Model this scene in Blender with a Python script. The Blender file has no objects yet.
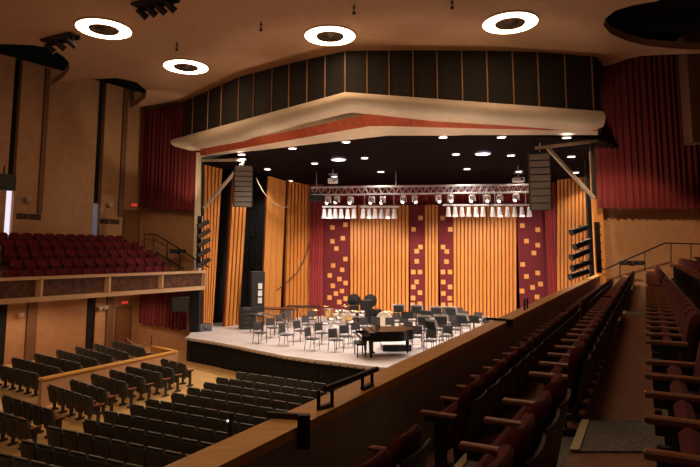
import bpy, math, random
from mathutils import Vector, Matrix
random.seed(4)
sc=bpy.context.scene
COL=sc.collection
# ------------------------------------------------------------------ camera model
FPX=560.0; CX=350.0; CY=190.0; HOR=252.0; CZ=5.05
TH=math.atan((HOR-CY)/FPX); S,C=math.sin(TH),math.cos(TH)
def ray(px,py):
    a=px-CX; b=CY-py
    return Vector((a, FPX*C-b*S, FPX*S+b*C))
def PZ(px,py,z):
    r=ray(px,py); k=(z-CZ)/r.z
    return Vector((r.x*k, r.y*k, z))
def PD(px,py,d):
    r=ray(px,py); k=d/r.y
    return Vector((r.x*k, d, CZ+r.z*k))
def ON(pl,px,py):
    (x0,y0),(x1,y1)=pl; r=ray(px,py); nx,ny=(y1-y0),-(x1-x0)
    k=(nx*x0+ny*y0)/(nx*r.x+ny*r.y)
    return Vector((r.x*k, r.y*k, CZ+r.z*k))
def to_px(p):
    x,y,z=p.x,p.y,p.z-CZ
    d=y*C+z*S; u=-y*S+z*C
    return (CX+FPX*x/d, CY-FPX*u/d)
# ------------------------------------------------------------------ materials
MATS={}
def mat(name,col,rough=0.6,metal=0.0,noise=0.0,nscale=8.0,emit=None,estr=0,stretch=None,bump=0.0,sheen=0.0,spec=0.5):
    if name in MATS: return MATS[name]
    m=bpy.data.materials.new(name); m.use_nodes=True
    nt=m.node_tree; b=nt.nodes['Principled BSDF']
    b.inputs['Base Color'].default_value=(*col,1)
    b.inputs['Roughness'].default_value=rough; b.inputs['Metallic'].default_value=metal
    b.inputs['Specular IOR Level'].default_value=spec
    if sheen: b.inputs['Sheen Weight'].default_value=sheen
    if noise or bump:
        tc=nt.nodes.new('ShaderNodeTexCoord'); mp=nt.nodes.new('ShaderNodeMapping')
        nt.links.new(tc.outputs['Object'],mp.inputs['Vector'])
        if stretch: mp.inputs['Scale'].default_value=stretch
        nz=nt.nodes.new('ShaderNodeTexNoise'); nz.inputs['Scale'].default_value=nscale; nz.inputs['Detail'].default_value=6
        nt.links.new(mp.outputs['Vector'],nz.inputs['Vector'])
        if noise:
            rp=nt.nodes.new('ShaderNodeValToRGB')
            rp.color_ramp.elements[0].position=0.3; rp.color_ramp.elements[1].position=0.7
            lo=tuple(c*(1-noise) for c in col); hi=tuple(min(1,c*(1+noise)) for c in col)
            rp.color_ramp.elements[0].color=(*lo,1); rp.color_ramp.elements[1].color=(*hi,1)
            nt.links.new(nz.outputs['Fac'],rp.inputs['Fac']); nt.links.new(rp.outputs['Color'],b.inputs['Base Color'])
        if bump:
            bp=nt.nodes.new('ShaderNodeBump'); bp.inputs['Strength'].default_value=bump; bp.inputs['Distance'].default_value=0.02
            nt.links.new(nz.outputs['Fac'],bp.inputs['Height']); nt.links.new(bp.outputs['Normal'],b.inputs['Normal'])
    if emit:
        b.inputs['Emission Color'].default_value=(*emit,1); b.inputs['Emission Strength'].default_value=estr
    MATS[name]=m; return m
M=dict(
 tan=mat('tan_plaster',(.52,.29,.145),.85,noise=.08,nscale=3),
 rail=mat('tan_rail',(.62,.40,.23),.55,noise=.06),
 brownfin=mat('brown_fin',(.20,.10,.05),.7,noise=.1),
 ceil=mat('ceiling_plaster',(.50,.30,.18),.9,noise=.05,nscale=2),
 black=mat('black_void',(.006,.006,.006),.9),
 blackmetal=mat('black_metal',(.012,.012,.013),.4,spec=.5),
 blackcloth=mat('black_cloth',(.003,.003,.004),.95,noise=.2),
 stageceil=mat('stage_ceiling_paint',(.006,.002,.0025),.95,spec=.1),
 cream=mat('cream_plaster',(.66,.55,.41),.6,noise=.04,nscale=3),
 redband=mat('red_band',(.62,.13,.06),.55,noise=.15,nscale=5),
 fascia=mat('charcoal_fabric_panel',(.018,.015,.012),.85,noise=.2),
 gold=mat('gold_batten',(.34,.19,.07),.5),
 slat=mat('honey_wood_slat',(.66,.25,.05),.5,noise=.12,nscale=2.5,stretch=(6,6,.5)),
 slatgap=mat('wood_groove',(.20,.04,.008),.6),
 plainwood=mat('plain_honey_wood',(.66,.27,.06),.45,noise=.15,nscale=2,stretch=(5,5,.5)),
 maroon=mat('maroon_fabric_panel',(.15,.011,.018),.85,noise=.12,nscale=10),
 inlay=mat('wood_inlay_square',(.80,.36,.10),.5),
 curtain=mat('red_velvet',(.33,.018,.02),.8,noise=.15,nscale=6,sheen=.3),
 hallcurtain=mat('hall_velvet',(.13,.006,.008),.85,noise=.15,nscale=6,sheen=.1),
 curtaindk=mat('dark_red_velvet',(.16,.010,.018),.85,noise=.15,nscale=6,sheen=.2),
 stagefl=mat('pale_stage_floor',(.64,.57,.54),.5,noise=.08,nscale=1.5),
 woodfl=mat('floor_amber',(.66,.40,.15),.45,noise=.2,nscale=2.5,stretch=(1,3,1)),
 cap=mat('oak_cap',(.80,.43,.10),.4,noise=.15,nscale=3,stretch=(1,6,1)),
 parapet=mat('parapet_paint',(.52,.50,.42),.8,noise=.08),
 aisle=mat('aisle_floor',(.26,.13,.075),.35,noise=.3,nscale=5,stretch=(1,4,1)),
 carpet=mat('grey_carpet',(.17,.165,.145),.95,noise=.55,nscale=55,bump=.4),
 nosing=mat('pale_nosing',(.55,.48,.30),.6),
 redfab=mat('maroon_upholstery',(.105,.004,.006),.85,noise=.15,nscale=12,sheen=.1,spec=.25),
 seatback=mat('dark_seat_shell',(.014,.009,.009),.5),
 armwood=mat('walnut_arm',(.30,.115,.045),.4,noise=.2,nscale=10),
 greyfab=mat('grey_green_upholstery',(.060,.058,.050),.85,noise=.2,nscale=12),
 greytop=mat('seat_edge_highlight',(.17,.155,.13),.7),  # paler colour paints the rim light along the seat tops
 redarm=mat('red_brown_arm',(.34,.10,.05),.45),
 steel=mat('dark_steel',(.05,.045,.04),.4,metal=.6),
 chrome=mat('chrome',(.85,.83,.82),.2,metal=1),
 alu=mat('aluminium_truss',(.62,.58,.60),.35,metal=.6),
 palepipe=mat('pale_painted_pipe',(.55,.45,.35),.5),
 chair=mat('black_chair_plastic',(.02,.02,.02),.5),
 chairfab=mat('charcoal_chair_fabric',(.07,.062,.062),.8),
 piano=mat('piano_lacquer',(.005,.005,.005),.3,spec=.2),
 ivory=mat('ivory',(.8,.78,.7),.4),
 white=mat('white_paint',(.8,.78,.74),.5),
 creamdrum=mat('cream_drumhead',(.82,.72,.52),.5),
 brass=mat('brass',(.85,.55,.18),.25,metal=1),
 canwhite=mat('pale_lamp_can',(.88,.83,.82),.45),
 lampglow=mat('lamp_lens_glow',(1,.9,.8),.4,emit=(1,.85,.72),estr=2.2),
 down=mat('downlight_glow',(1,1,1),.4,emit=(1,.88,.80),estr=9),
 downbig=mat('downlight_big_glow',(1,1,1),.4,emit=(.86,.76,1),estr=12),
 ring=mat('ring_glow',(1,1,1),.4,emit=(1,.66,.40),estr=14),
 exitred=mat('exit_red',(.5,.03,.02),.5,emit=(1,.10,.05),estr=.9),
 exitbox=mat('exit_box',(.35,.05,.04),.5,emit=(1,.06,.04),estr=.10),
 door=mat('brown_door_wood',(.27,.12,.045),.5,noise=.15,nscale=4,stretch=(4,4,.6)),
 glow=mat('window_daylight',(.9,.9,1),.5,emit=(.80,.82,1),estr=.9),
 glow2=mat('window_dusk',(.2,.22,.28),.5,emit=(.45,.5,.68),estr=.12),
 infill=mat('mottled_burl_panel',(.10,.033,.013),.45,noise=.75,nscale=5),
 amp=mat('loudspeaker_grille',(.17,.14,.12),.7),
 ampdk=mat('loudspeaker_dark',(.03,.026,.024),.6),
 walnut=mat('rosewood_bars',(.28,.08,.03),.4),
 whitecloth=mat('white_sheet',(.85,.8,.75),.7),
)
# ------------------------------------------------------------------ mesh builder
class MB:
    def __init__(s): s.v=[]; s.f=[]; s.mi=[]; s.sm=[]
    def add(s,vs,fs,mi=0,sm=False):
        o=len(s.v); s.v+= [Vector(v) for v in vs]
        for f in fs: s.f.append(tuple(i+o for i in f)); s.mi.append(mi); s.sm.append(sm)
        return s
    def box(s,c,d,rz=0,rx=0,mi=0,bev=0):
        hx,hy,hz=d[0]/2,d[1]/2,d[2]/2
        R=Matrix.Rotation(rz,3,'Z')@Matrix.Rotation(rx,3,'X')
        if bev:
            b=min(bev,hx*.9,hy*.9,hz*.9); pts=[]
            # chamfered box: three rings per z side
            def ringz(z,ix,iy): return [(-hx+ix,-hy+iy,z),(hx-ix,-hy+iy,z),(hx-ix,hy-iy,z),(-hx+ix,hy-iy,z)]
            rings=[ringz(-hz,b,b),ringz(-hz+b,0,0),ringz(hz-b,0,0),ringz(hz,b,b)]
            vs=[R@Vector(p)+Vector(c) for r in rings for p in r]
            fs=[(3,2,1,0),(12,13,14,15)]
            for k in range(3):
                for i in range(4):
                    j=(i+1)%4; fs.append((4*k+i,4*k+j,4*k+4+j,4*k+4+i))
            return s.add(vs,fs,mi)
        vs=[R@Vector((x,y,z))+Vector(c) for z in(-hz,hz) for x,y in((-hx,-hy),(hx,-hy),(hx,hy),(-hx,hy))]
        return s.add(vs,[(3,2,1,0),(4,5,6,7),(0,1,5,4),(1,2,6,5),(2,3,7,6),(3,0,4,7)],mi)
    def hexa(s,b,t,mi=0):
        n=len(b); fs=[tuple(reversed(range(n))),tuple(range(n,2*n))]
        for i in range(n):
            j=(i+1)%n; fs.append((i,j,n+j,n+i))
        return s.add(list(b)+list(t),fs,mi)
    def prism(s,poly,z0,z1,mi=0,ccw=True):
        a=sum(poly[i][0]*poly[(i+1)%len(poly)][1]-poly[(i+1)%len(poly)][0]*poly[i][1] for i in range(len(poly)))
        if a<0: poly=list(reversed(poly))
        return s.hexa([(p[0],p[1],z0) for p in poly],[(p[0],p[1],z1) for p in poly],mi)
    def beam(s,p,q,w,h=None,mi=0):
        h=h or w; p,q=Vector(p),Vector(q); d=(q-p).normalized()
        up=Vector((0,0,1)) if abs(d.z)<.95 else Vector((0,1,0))
        a=d.cross(up).normalized(); b=a.cross(d).normalized()
        def q4(o): return [o-a*w/2-b*h/2,o+a*w/2-b*h/2,o+a*w/2+b*h/2,o-a*w/2+b*h/2]
        vs=q4(p)+q4(q)
        return s.add(vs,[(0,1,2,3),(7,6,5,4),(0,4,5,1),(1,5,6,2),(2,6,7,3),(3,7,4,0)],mi)
    def tube(s,p,q,r,r2=None,n=8,mi=0,caps=True,capmi=None):
        r2=r if r2 is None else r2; p,q=Vector(p),Vector(q); d=(q-p).normalized()
        up=Vector((0,0,1)) if abs(d.z)<.95 else Vector((1,0,0))
        a=d.cross(up).normalized(); b=a.cross(d).normalized()
        vs=[];
        for o,rr in((p,r),(q,r2)):
            vs+=[o+(a*math.cos(t)+b*math.sin(t))*rr for t in [2*math.pi*i/n for i in range(n)]]
        s.add(vs,[(i,n+i,n+(i+1)%n,(i+1)%n) for i in range(n)],mi,True)
        if caps:
            s.add(vs[:n],[tuple(range(n))],mi); s.add(vs[n:],[tuple(reversed(range(n)))],mi if capmi is None else capmi)
        return s
    def path(s,pts,r,n=6,mi=0):
        for a,b in zip(pts[:-1],pts[1:]): s.tube(a,b,r,n=n,mi=mi)
        return s
    def lathe(s,prof,c=(0,0,0),n=20,mi=0,axis='Z',R=None):
        c=Vector(c); vs=[]
        for r,z in prof:
            for i in range(n):
                t=2*math.pi*i/n; v=Vector((r*math.cos(t),r*math.sin(t),z))
                if axis=='Y': v=Vector((v.x,v.z,v.y))
                if R: v=R@v
                vs.append(v+c)
        fs=[(k*n+i,k*n+(i+1)%n,(k+1)*n+(i+1)%n,(k+1)*n+i) for k in range(len(prof)-1) for i in range(n)]
        s.add(vs,fs,mi,True)
        return s
    def grid(s,rows,mi=0,sm=True,close=False):
        m=len(rows[0]); vs=[p for r in rows for p in r]
        fs=[(k*m+i,k*m+i+1,(k+1)*m+i+1,(k+1)*m+i) for k in range(len(rows)-1) for i in range(m-1)]
        return s.add(vs,fs,mi,sm)
    def build(s,name,mats,parent=None,loc=None,rz=0):
        me=bpy.data.meshes.new(name)
        me.from_pydata([tuple(v) for v in s.v],[],s.f)
        if not isinstance(mats,(list,tuple)): mats=[mats]
        for m in mats: me.materials.append(m)
        me.polygons.foreach_set('material_index',s.mi); me.polygons.foreach_set('use_smooth',s.sm)
        me.update()
        o=bpy.data.objects.new(name,me); COL.objects.link(o)
        if parent: o.parent=parent
        if loc is not None: o.location=loc
        if rz: o.rotation_euler[2]=rz
        return o
def recenter(o):
    me=o.data; xs=[v.co for v in me.vertices]
    lo=Vector([min(v[i] for v in xs) for i in range(3)]); hi=Vector([max(v[i] for v in xs) for i in range(3)])
    c=Vector(((lo.x+hi.x)/2,(lo.y+hi.y)/2,lo.z)); me.transform(Matrix.Translation(-c)); o.location=o.location+c
    return o
def tag(o,label=None,cat=None,group=None,kind=None):
    if label: o['label']=label
    if cat: o['category']=cat
    if group: o['group']=group
    if kind: o['kind']=kind
    return o
def struct(name,mb,m,label=None,cat=None):
    o=mb.build(name,m); tag(o,label,cat,kind='structure'); return o
def thing(name,label,cat,loc=(0,0,0),rz=0,group=None):
    o=bpy.data.objects.new(name,None); COL.objects.link(o); o.location=loc; o.rotation_euler[2]=rz
    o.empty_display_size=.1
    return tag(o,label,cat,group)
def solo(name,mb,m,label,cat,group=None):
    o=recenter(mb.build(name,m)); return tag(o,label,cat,group)
def dup(root,loc,rz,label,group=None):
    r=root.copy(); COL.objects.link(r); r.location=loc; r.rotation_euler=(0,0,rz); r['label']=label
    if group: r['group']=group
    for ch in list(root.children):
        c=ch.copy(); COL.objects.link(c); c.parent=r
        for g in list(ch.children):
            d=g.copy(); COL.objects.link(d); d.parent=c
    return r
class Proto:
    """first placement moves the original, later ones copy it"""
    def __init__(s,make): s.make=make; s.o=None
    def put(s,loc,rz,label,group):
        if s.o is None:
            s.o=s.make(); s.o.location=loc; s.o.rotation_euler=(0,0,rz); s.o['label']=label; s.o['group']=group; return s.o
        return dup(s.o,loc,rz,label,group)
OR=['zeroth','first','second','third','fourth','fifth','sixth','seventh','eighth','ninth','tenth','eleventh','twelfth','thirteenth','fourteenth','fifteenth','sixteenth','seventeenth','eighteenth','nineteenth']
TENS={2:('twentieth','twenty'),3:('thirtieth','thirty'),4:('fortieth','forty'),5:('fiftieth','fifty')}
def ordn(n):
    if n<20: return OR[n]
    t,u=divmod(n,10); return TENS[t][0] if u==0 else TENS[t][1]+'-'+OR[u]
# ------------------------------------------------------------------ camera
cam=bpy.data.cameras.new('camera'); co=bpy.data.objects.new('camera',cam); COL.objects.link(co)
co.location=(0,0,CZ); co.rotation_euler=(math.pi/2+TH,0,0)
cam.sensor_width=36; cam.lens=FPX/700*36; cam.shift_y=-(233.5-CY)/700; cam.clip_start=.05
sc.camera=co
sc.view_settings.view_transform='Standard'; sc.view_settings.look='None'; sc.view_settings.exposure=0.0; sc.view_settings.gamma=1
# ------------------------------------------------------------------ key planes
ZC=13.05                # hall ceiling
ZSC=9.95                # stage ceiling
ZS=1.10                 # stage floor
LW=((-11.7,31.5),(-15.8,25.3))          # left side wall
LF=((-11.7,31.5),(-7.6,28.9))           # left front wall beside proscenium
RF=((11.75,26.6),(18.0,28.0))             # right front wall
BW=((-2.48,35.6),(12.64,34.2))
def zsc(Y): return ZSC-.055*(Y-24)
def PCe(px,py):
    r=ray(px,py); k=(ZSC+.055*24-CZ)/(r.z+.055*r.y)
    return Vector((r.x*k,r.y*k,CZ+r.z*k))           # stage rear shell wall
def wall_dir(pl):
    a,b=Vector(pl[0]),Vector(pl[1]); return (b-a).normalized()
# ---- left side wall
u=wall_dir(LW); far=Vector(LW[0]); near=far+u*26; n_out=Vector((-u.y,u.x))
if n_out.x>0: n_out=-n_out
def wallbox(pl,p0,p1,z0,z1,thick,off=0.0,side=None,mi=0,mb=None):
    """box along plane from ground pt p0 to p1 (2d), front at off, growing away from the hall by thick"""
    d=(Vector(p1)-Vector(p0)).normalized(); nn=Vector((-d.y,d.x)) if side is None else side
    a=Vector(p0)+nn*off; b=Vector(p1)+nn*off; c=b+nn*thick; e=a+nn*thick
    mb=mb or MB(); mb.prism([a,b,c,e],z0,z1,mi); return mb
# upper wall split around slot windows
def wx(px,py=200): p=ON(LW,px,py); return Vector((p.x,p.y))
s2a,s2b=ON(LW,91.8,235),ON(LW,99.3,235)
s1a,s1b=ON(LW,4.0,230),ON(LW,12.0,230)
XY=lambda v:Vector((v.x,v.y))
mb=MB()
for a,b in ((far,XY(s2b)),(XY(s2a),XY(s1b)),(XY(s1a),near)):
    wallbox(LW,a,b,-.2,14.1,.35,side=n_out,mb=mb)
wallbox(LW,far,near,-.2,4.2,.01,off=.36,side=n_out,mb=mb)
struct('wall_left',mb,M['tan'])
for k,(a,b) in enumerate(((s2a,s2b),(s1a,s1b))):
    mb=MB(); wallbox(LW,XY(b),XY(a),-.2,14.1,.05,off=.30,side=n_out,mb=mb)
    struct('trim_%d'%(k+1),mb,M['black'])
# window panes glowing at foot of slots
zt=ON(LW,8,190).z; zb=ON(LW,8,234).z
mb=MB(); wallbox(LW,XY(s1b),XY(s1a),zb-.3,zt,.03,off=.25,side=n_out,mb=mb); struct('window_1',mb,M['glow'])
zt=ON(LW,95,203).z
mb=MB(); wallbox(LW,XY(s2b),XY(s2a),zb-.3,zt,.03,off=.25,side=n_out,mb=mb); struct('window_2',mb,M['glow2'])
# upper fins: dark brown puts the narrow strip of shade into the colour
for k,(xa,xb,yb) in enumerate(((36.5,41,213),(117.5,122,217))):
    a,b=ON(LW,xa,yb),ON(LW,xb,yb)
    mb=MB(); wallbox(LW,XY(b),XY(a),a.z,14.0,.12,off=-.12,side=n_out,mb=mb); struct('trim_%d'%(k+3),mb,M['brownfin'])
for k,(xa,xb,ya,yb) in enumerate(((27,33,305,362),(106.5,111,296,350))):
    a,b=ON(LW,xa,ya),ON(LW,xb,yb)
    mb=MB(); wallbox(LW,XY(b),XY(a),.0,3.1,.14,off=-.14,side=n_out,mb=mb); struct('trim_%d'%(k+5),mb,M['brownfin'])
# ---- left front wall
d=wall_dir(LF); nf=Vector((-d.y,d.x)); nf=nf if nf.y>0 else -nf
mb=MB(); wallbox(LF,far-d*.3,Vector(LF[1])-d*.45,-.2,14.1,.3,side=nf,mb=mb); struct('wall_front_left',mb,M['tan'])
# ---- right front wall & right side wall
d=wall_dir(RF); nf2=Vector((-d.y,d.x)); nf2=nf2 if nf2.y>0 else -nf2
mb=MB(); wallbox(RF,RF[0],RF[1],-.2,13.0,.3,side=nf2,mb=mb); struct('wall_front_right',mb,M['tan'])
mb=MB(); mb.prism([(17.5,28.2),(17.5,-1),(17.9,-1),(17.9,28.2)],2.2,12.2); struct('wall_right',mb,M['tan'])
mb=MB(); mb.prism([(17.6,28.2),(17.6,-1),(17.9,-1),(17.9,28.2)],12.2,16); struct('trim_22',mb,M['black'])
p=PD(690,100,22.0)
mb=MB(); mb.prism([(p.x,22),(p.x+.9,22),(p.x+.9,22.6),(p.x,22.6)],9.4,13.9); struct('trim_7',mb,M['brownfin'])
# dark void behind holes
mb=MB(); mb.prism([(-26,-6),(20,-6),(20,46),(-26,46)],16,16.2); struct('trim_8',mb,M['black'])
mb=MB(); mb.prism([(12.0,28.2),(12.0,28.4),(20,30),(20,29.8)],3,16); struct('trim_9',mb,M['black'])
# ---- ceiling, cut in scallops
lp=[(178,101.5),(147,105.5),(127,110),(137,104.5),(145.5,97.6),(146.6,90.8),(137,82.5),(128,80),(116,78),(96,79),(80,80.5),(68.5,82),(58,84),(51,85.6),(60,80),(65,75),(70,68.5),(68.5,61.6),(63,56),(55,51),(46,47.5),(34,45.2),(18,44.5),(0,44)]
rp=[(658,1),(634,5),(615,10.6),(605,19),(603.6,26),(610.7,34),(627,41),(646,46),(669.6,48.3),(691,49.5),(702,50),(702,53.5),(691,53.7),(667,54.7),(641,56),(627,59),(617.8,62.4),(603.6,67)]
fas=[(180,103),(239,77),(290,63.4),(347,50.7),(414,50.4),(486,50.7),(538,52),(592,56.5)]
FT=[PZ(x,y,ZC) for x,y in fas]
poly=[PZ(x,y,ZC) for x,y in lp]; poly=[XY(p) for p in poly]
poly+= [Vector((-16.5,20.5)),Vector((-16.8,14)),Vector((-15,8)),Vector((-15,-4)),Vector((13.5,-4)),Vector((13.5,13.5)),Vector((9.7,15.6))]
poly+=[XY(PZ(x,y,ZC)) for x,y in rp]
poly+=[Vector((10.5,22.8))]+[XY(p)+Vector((0,.5)) for p in reversed(FT)]
mb=MB(); mb.prism(poly,ZC,ZC+.3); struct('ceiling',mb,M['ceil'])
# ---- charcoal fascia over the proscenium with gold battens
lipx=[(172,139.5),(345,92),(601,111)]     # top outer edge of the rolled lip
def fasc_pt(px):
    """ground point of the fascia under ceiling at image column px"""
    for (a,A),(b,B) in zip(list(zip(fas,FT))[:-1],list(zip(fas,FT))[1:]):
        if a[0]<=px<=b[0]+.01 or (px<a[0] and a is fas[0]):
            pl=((A.x,A.y),(B.x,B.y)); return ON(pl,px,80)
    A,B=FT[-2],FT[-1]; return ON(((A.x,A.y),(B.x,B.y)),px,80)
def lipy(px,pts):
    for a,b in zip(pts[:-1],pts[1:]):
        if px<=b[0]: return a[1]+(b[1]-a[1])*(px-a[0])/(b[0]-a[0])
    a,b=pts[-2],pts[-1]; return a[1]+(b[1]-a[1])*(px-a[0])/(b[0]-a[0])
seams=[180,194,209,222,239,254,272,289,307,325,345,367,389,413,437,462,487,513,538,565,592]
def colpt(px,py):
    g=fasc_pt(px); dd=g.y; return PD(px,py,dd)
mb=MB(); gp=MB()
for a,b in zip(seams[:-1],seams[1:]):
    A,B=fasc_pt(a),fasc_pt(b)
    za,zb=colpt(a,lipy(a,lipx)+6).z, colpt(b,lipy(b,lipx)+6).z
    dd=XY(B-A).normalized(); nn=Vector((-dd.y,dd.x))
    q=[XY(A),XY(B),XY(B)+nn*.25,XY(A)+nn*.25]
    mb.hexa([(q[0].x,q[0].y,za),(q[1].x,q[1].y,zb),(q[2].x,q[2].y,zb),(q[3].x,q[3].y,za)],[(v.x,v.y,ZC+.1) for v in q])
for a in seams[1:]:
    A=fasc_pt(a); z=colpt(a,lipy(a,lipx)+5).z
    gp.beam((A.x,A.y-.04,z),(A.x,A.y-.04,ZC),.045,.05)
struct('wall_proscenium',mb,M['fascia']); struct('trim_10',gp,M['gold'])
# returns closing the fascia ends
mb=MB()
A=FT[-1]; mb.prism([(A.x,A.y),(A.x+.3,A.y+.1),(A.x+2.0,A.y+4.0),(A.x+1.7,A.y+4.0)],10.2,ZC)
struct('trim_11',mb,M['black'])
# ---- layered proscenium arch : lip, lit cove, red band, cream soffit
sta=[172,187,239,290,305,345,352,440,510,590,603]
def dep(px):
    px=min(max(px,180),592); return fasc_pt(px).y
def line(pts,off,close=None):
    out=[]
    for px in sta: out.append((px,lipy(px,pts),dep(px)+off))
    return out
def strip3(lines,name,m,extra=0):
    mb=MB(); rows=[[PD(*q) for q in l] for l in lines]
    mb.grid(rows,sm=False); o=mb.build(name,m); return o
Lt=[PD(px,lipy(px,lipx),dep(px)-.75) for px in sta]       # lip top
Lb=[PD(px,lipy(px,[(172,145),(187,149),(239,137.4),(305,118),(350,106.2),(440,115.6),(500,119),(590,126),(606,127)]),dep(px)-.75) for px in sta]
rows=[]
for k in range(7):
    t=k/6; bul=math.sin(math.pi*t)*.22
    rows.append([a.lerp(b,t)+Vector((0,-bul,0)) for a,b in zip(Lt,Lb)])
back_t=[PD(px,lipy(px,lipx)-.0,dep(px)-.75)+Vector((0,.78,.06)) for px in sta]
cove=[]
for px,b in zip(sta,Lb):
    cove.append(Vector((b.x,b.y+1.15,b.z+.05)))
# keep cove/red lines measured from the photograph's arch levels
rows=[back_t]+rows+[cove]
mb=MB(); mb.grid(rows,sm=True)
# end caps
for e in (0,-1):
    mb.add([r[e] for r in rows],[tuple(range(len(rows)))])
struct('trim_12',mb,M['cream'])
stb=[200,255,305,369,388,440,500,598]
rt=[PD(px,lipy(px,[(199,150),(255,137.8),(305,128),(369,113.6),(440,117.6),(500,121.6),(598,127)]),dep(px)+.35) for px in stb]
rb=[PD(px,lipy(px,[(204,155),(305,137.4),(373,125.6),(440,127.6),(500,129),(598,131)]),dep(px)+.55) for px in stb]
cb=[PD(px,lipy(px,[(206,156.5),(305,145),(388,135.6),(598,135.6)]),dep(px)+1.9) for px in stb]
mb=MB(); mb.grid([[p+Vector((0,0,.25)) for p in rt],rt],sm=False,mi=1); mb.grid([rt,rb],sm=False)
struct('trim_13',mb,[M['redband'],M['cream']])
mb=MB(); mb.grid([rb,cb],sm=False); mb.grid([cb,[p+Vector((0,.05,.3)) for p in cb]],sm=False); struct('trim_14',mb,M['cream'])
# light-tight roof over arch
# ---- stage ceiling
cl=[XY(p)+Vector((0,-.1)) for p in cb]
poly=[Vector((cl[0].x-.9,cl[0].y+.3))]+cl+[Vector((17.5,31)),Vector((17.5,41)),Vector((-9,41)),Vector((-9.5,31))]
mb=MB(); mb.hexa([(v.x,v.y,zsc(v.y)+.02) for v in poly],[(v.x,v.y,zsc(v.y)+.2) for v in poly]); struct('trim_15',mb,M['stageceil'])
# ------------------------------------------------------------------ stage floor
fr=[(187,337),(213,341),(240,346),(264,351),(287,355.5),(313,359),(340,362),(368,365.5),(395,368.2)]
F=[XY(PZ(x,y,ZS)) for x,y in fr]+[Vector((3.6,19.0)),Vector((5.8,18.8)),Vector((8.0,19.4)),Vector((9.6,20.8))]
spoly=F+[Vector((10.5,22.2)),Vector((10.4,26)),Vector((17.0,31.0)),Vector((17.0,40)),Vector((-8.6,40)),Vector((-8.4,30.0)),Vector((-7.9,28.6))]
mb=MB(); mb.prism(spoly,ZS-.15,ZS); struct('floor_stage',mb,M['stagefl'])
mb=MB()
for a,b in zip(F[:-1],F[1:]): mb.beam((a.x-.03,a.y-.09,ZS-.02),(b.x-.03,b.y-.09,ZS-.02),.10,.08)
struct('trim_16',mb,M['white'])
# skirt: pleated black cloth around the stage front
mb=MB(); pts=[]
tot=0; P2=[F[0]+Vector((-.5,1.9))]+F
for a,b in zip(P2[:-1],P2[1:]):
    L=(b-a).length; n=max(2,int(L/.09)); dd=(b-a).normalized(); nn=Vector((dd.y,-dd.x))
    for i in range(n):
        q=a.lerp(b,i/n)+nn*(.03*math.sin((tot+i)*1.7)-.02); pts.append(q)
    tot+=n
mb.grid([[(q.x,q.y,ZS-.08) for q in pts],[(q.x,q.y,.01) for q in pts]],sm=True)
tag(mb.build('stage_skirt',M['blackcloth']),'pleated black cloth skirt hung around the curved stage front','stage skirt')
# ------------------------------------------------------------------ main floor, terrace, low wall
mb=MB(); mb.prism([(-20,-4),(15,-4),(15,20),(9.6,30),(-20,36)],-.2,0); struct('floor',mb,M['woodfl'])
# low wall between centre stalls and raised side terrace
w0=PD(42.3,380,18.9); w1=PD(177,350.4,25.9); w0.z=.93; w1.z=.62
dW=(XY(w1)-XY(w0)).normalized(); nW=Vector((-dW.y,dW.x))
def lw(t,o=0): q=XY(w0).lerp(XY(w1),t)+nW*o; return q
mb=MB(); a,b,c_,e=lw(0),lw(1),lw(1,.14),lw(0,.14)
mb.hexa([(v.x,v.y,0) for v in(a,b,c_,e)],[(a.x,a.y,w0.z-.05),(b.x,b.y,w1.z-.05),(c_.x,c_.y,w1.z-.05),(e.x,e.y,w0.z-.05)])
struct('wall_terrace',mb,M['tan'])
mb=MB(); r1=PD(152,345.3,27.2); r1.z=.66
q=[XY(w1),XY(r1),XY(r1)+Vector((0.0,.14)),XY(w1)+Vector((.02,.14))]
mb.hexa([(v.x,v.y,0) for v in q],[(v.x,v.y,.58) for v in q])
struct('wall_terrace_end',mb,M['tan'])
mb=MB(); a3=Vector((*lw(0,.07),w0.z-.02)); b3=Vector((*lw(1,.07),w1.z-.02))
mb.beam(a3,b3,.24,.06); mb.beam(b3,Vector((r1.x,r1.y+.07,.60)),.2,.06)
struct('trim_17',mb,M['cap'])
# terrace platform with stepped near edge
TZ=.06
q0=lw(0,.14); q1=lw(1,.14)
mb=MB(); mb.prism([q0,q1,XY(r1)+Vector((0,.2)),Vector((-11.9,30.9)),Vector((-15.6,25.2)),Vector((-19.5,19.6)),Vector((-12.9,15.2))],0.0,TZ)
struct('floor_terrace',mb,M['woodfl'])
mb=MB(); mb.beam((q0.x-.1,q0.y,TZ+.012),(-12.9,15.3,TZ+.012),.12,.025); struct('trim_18',mb,M['cap'])
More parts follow.
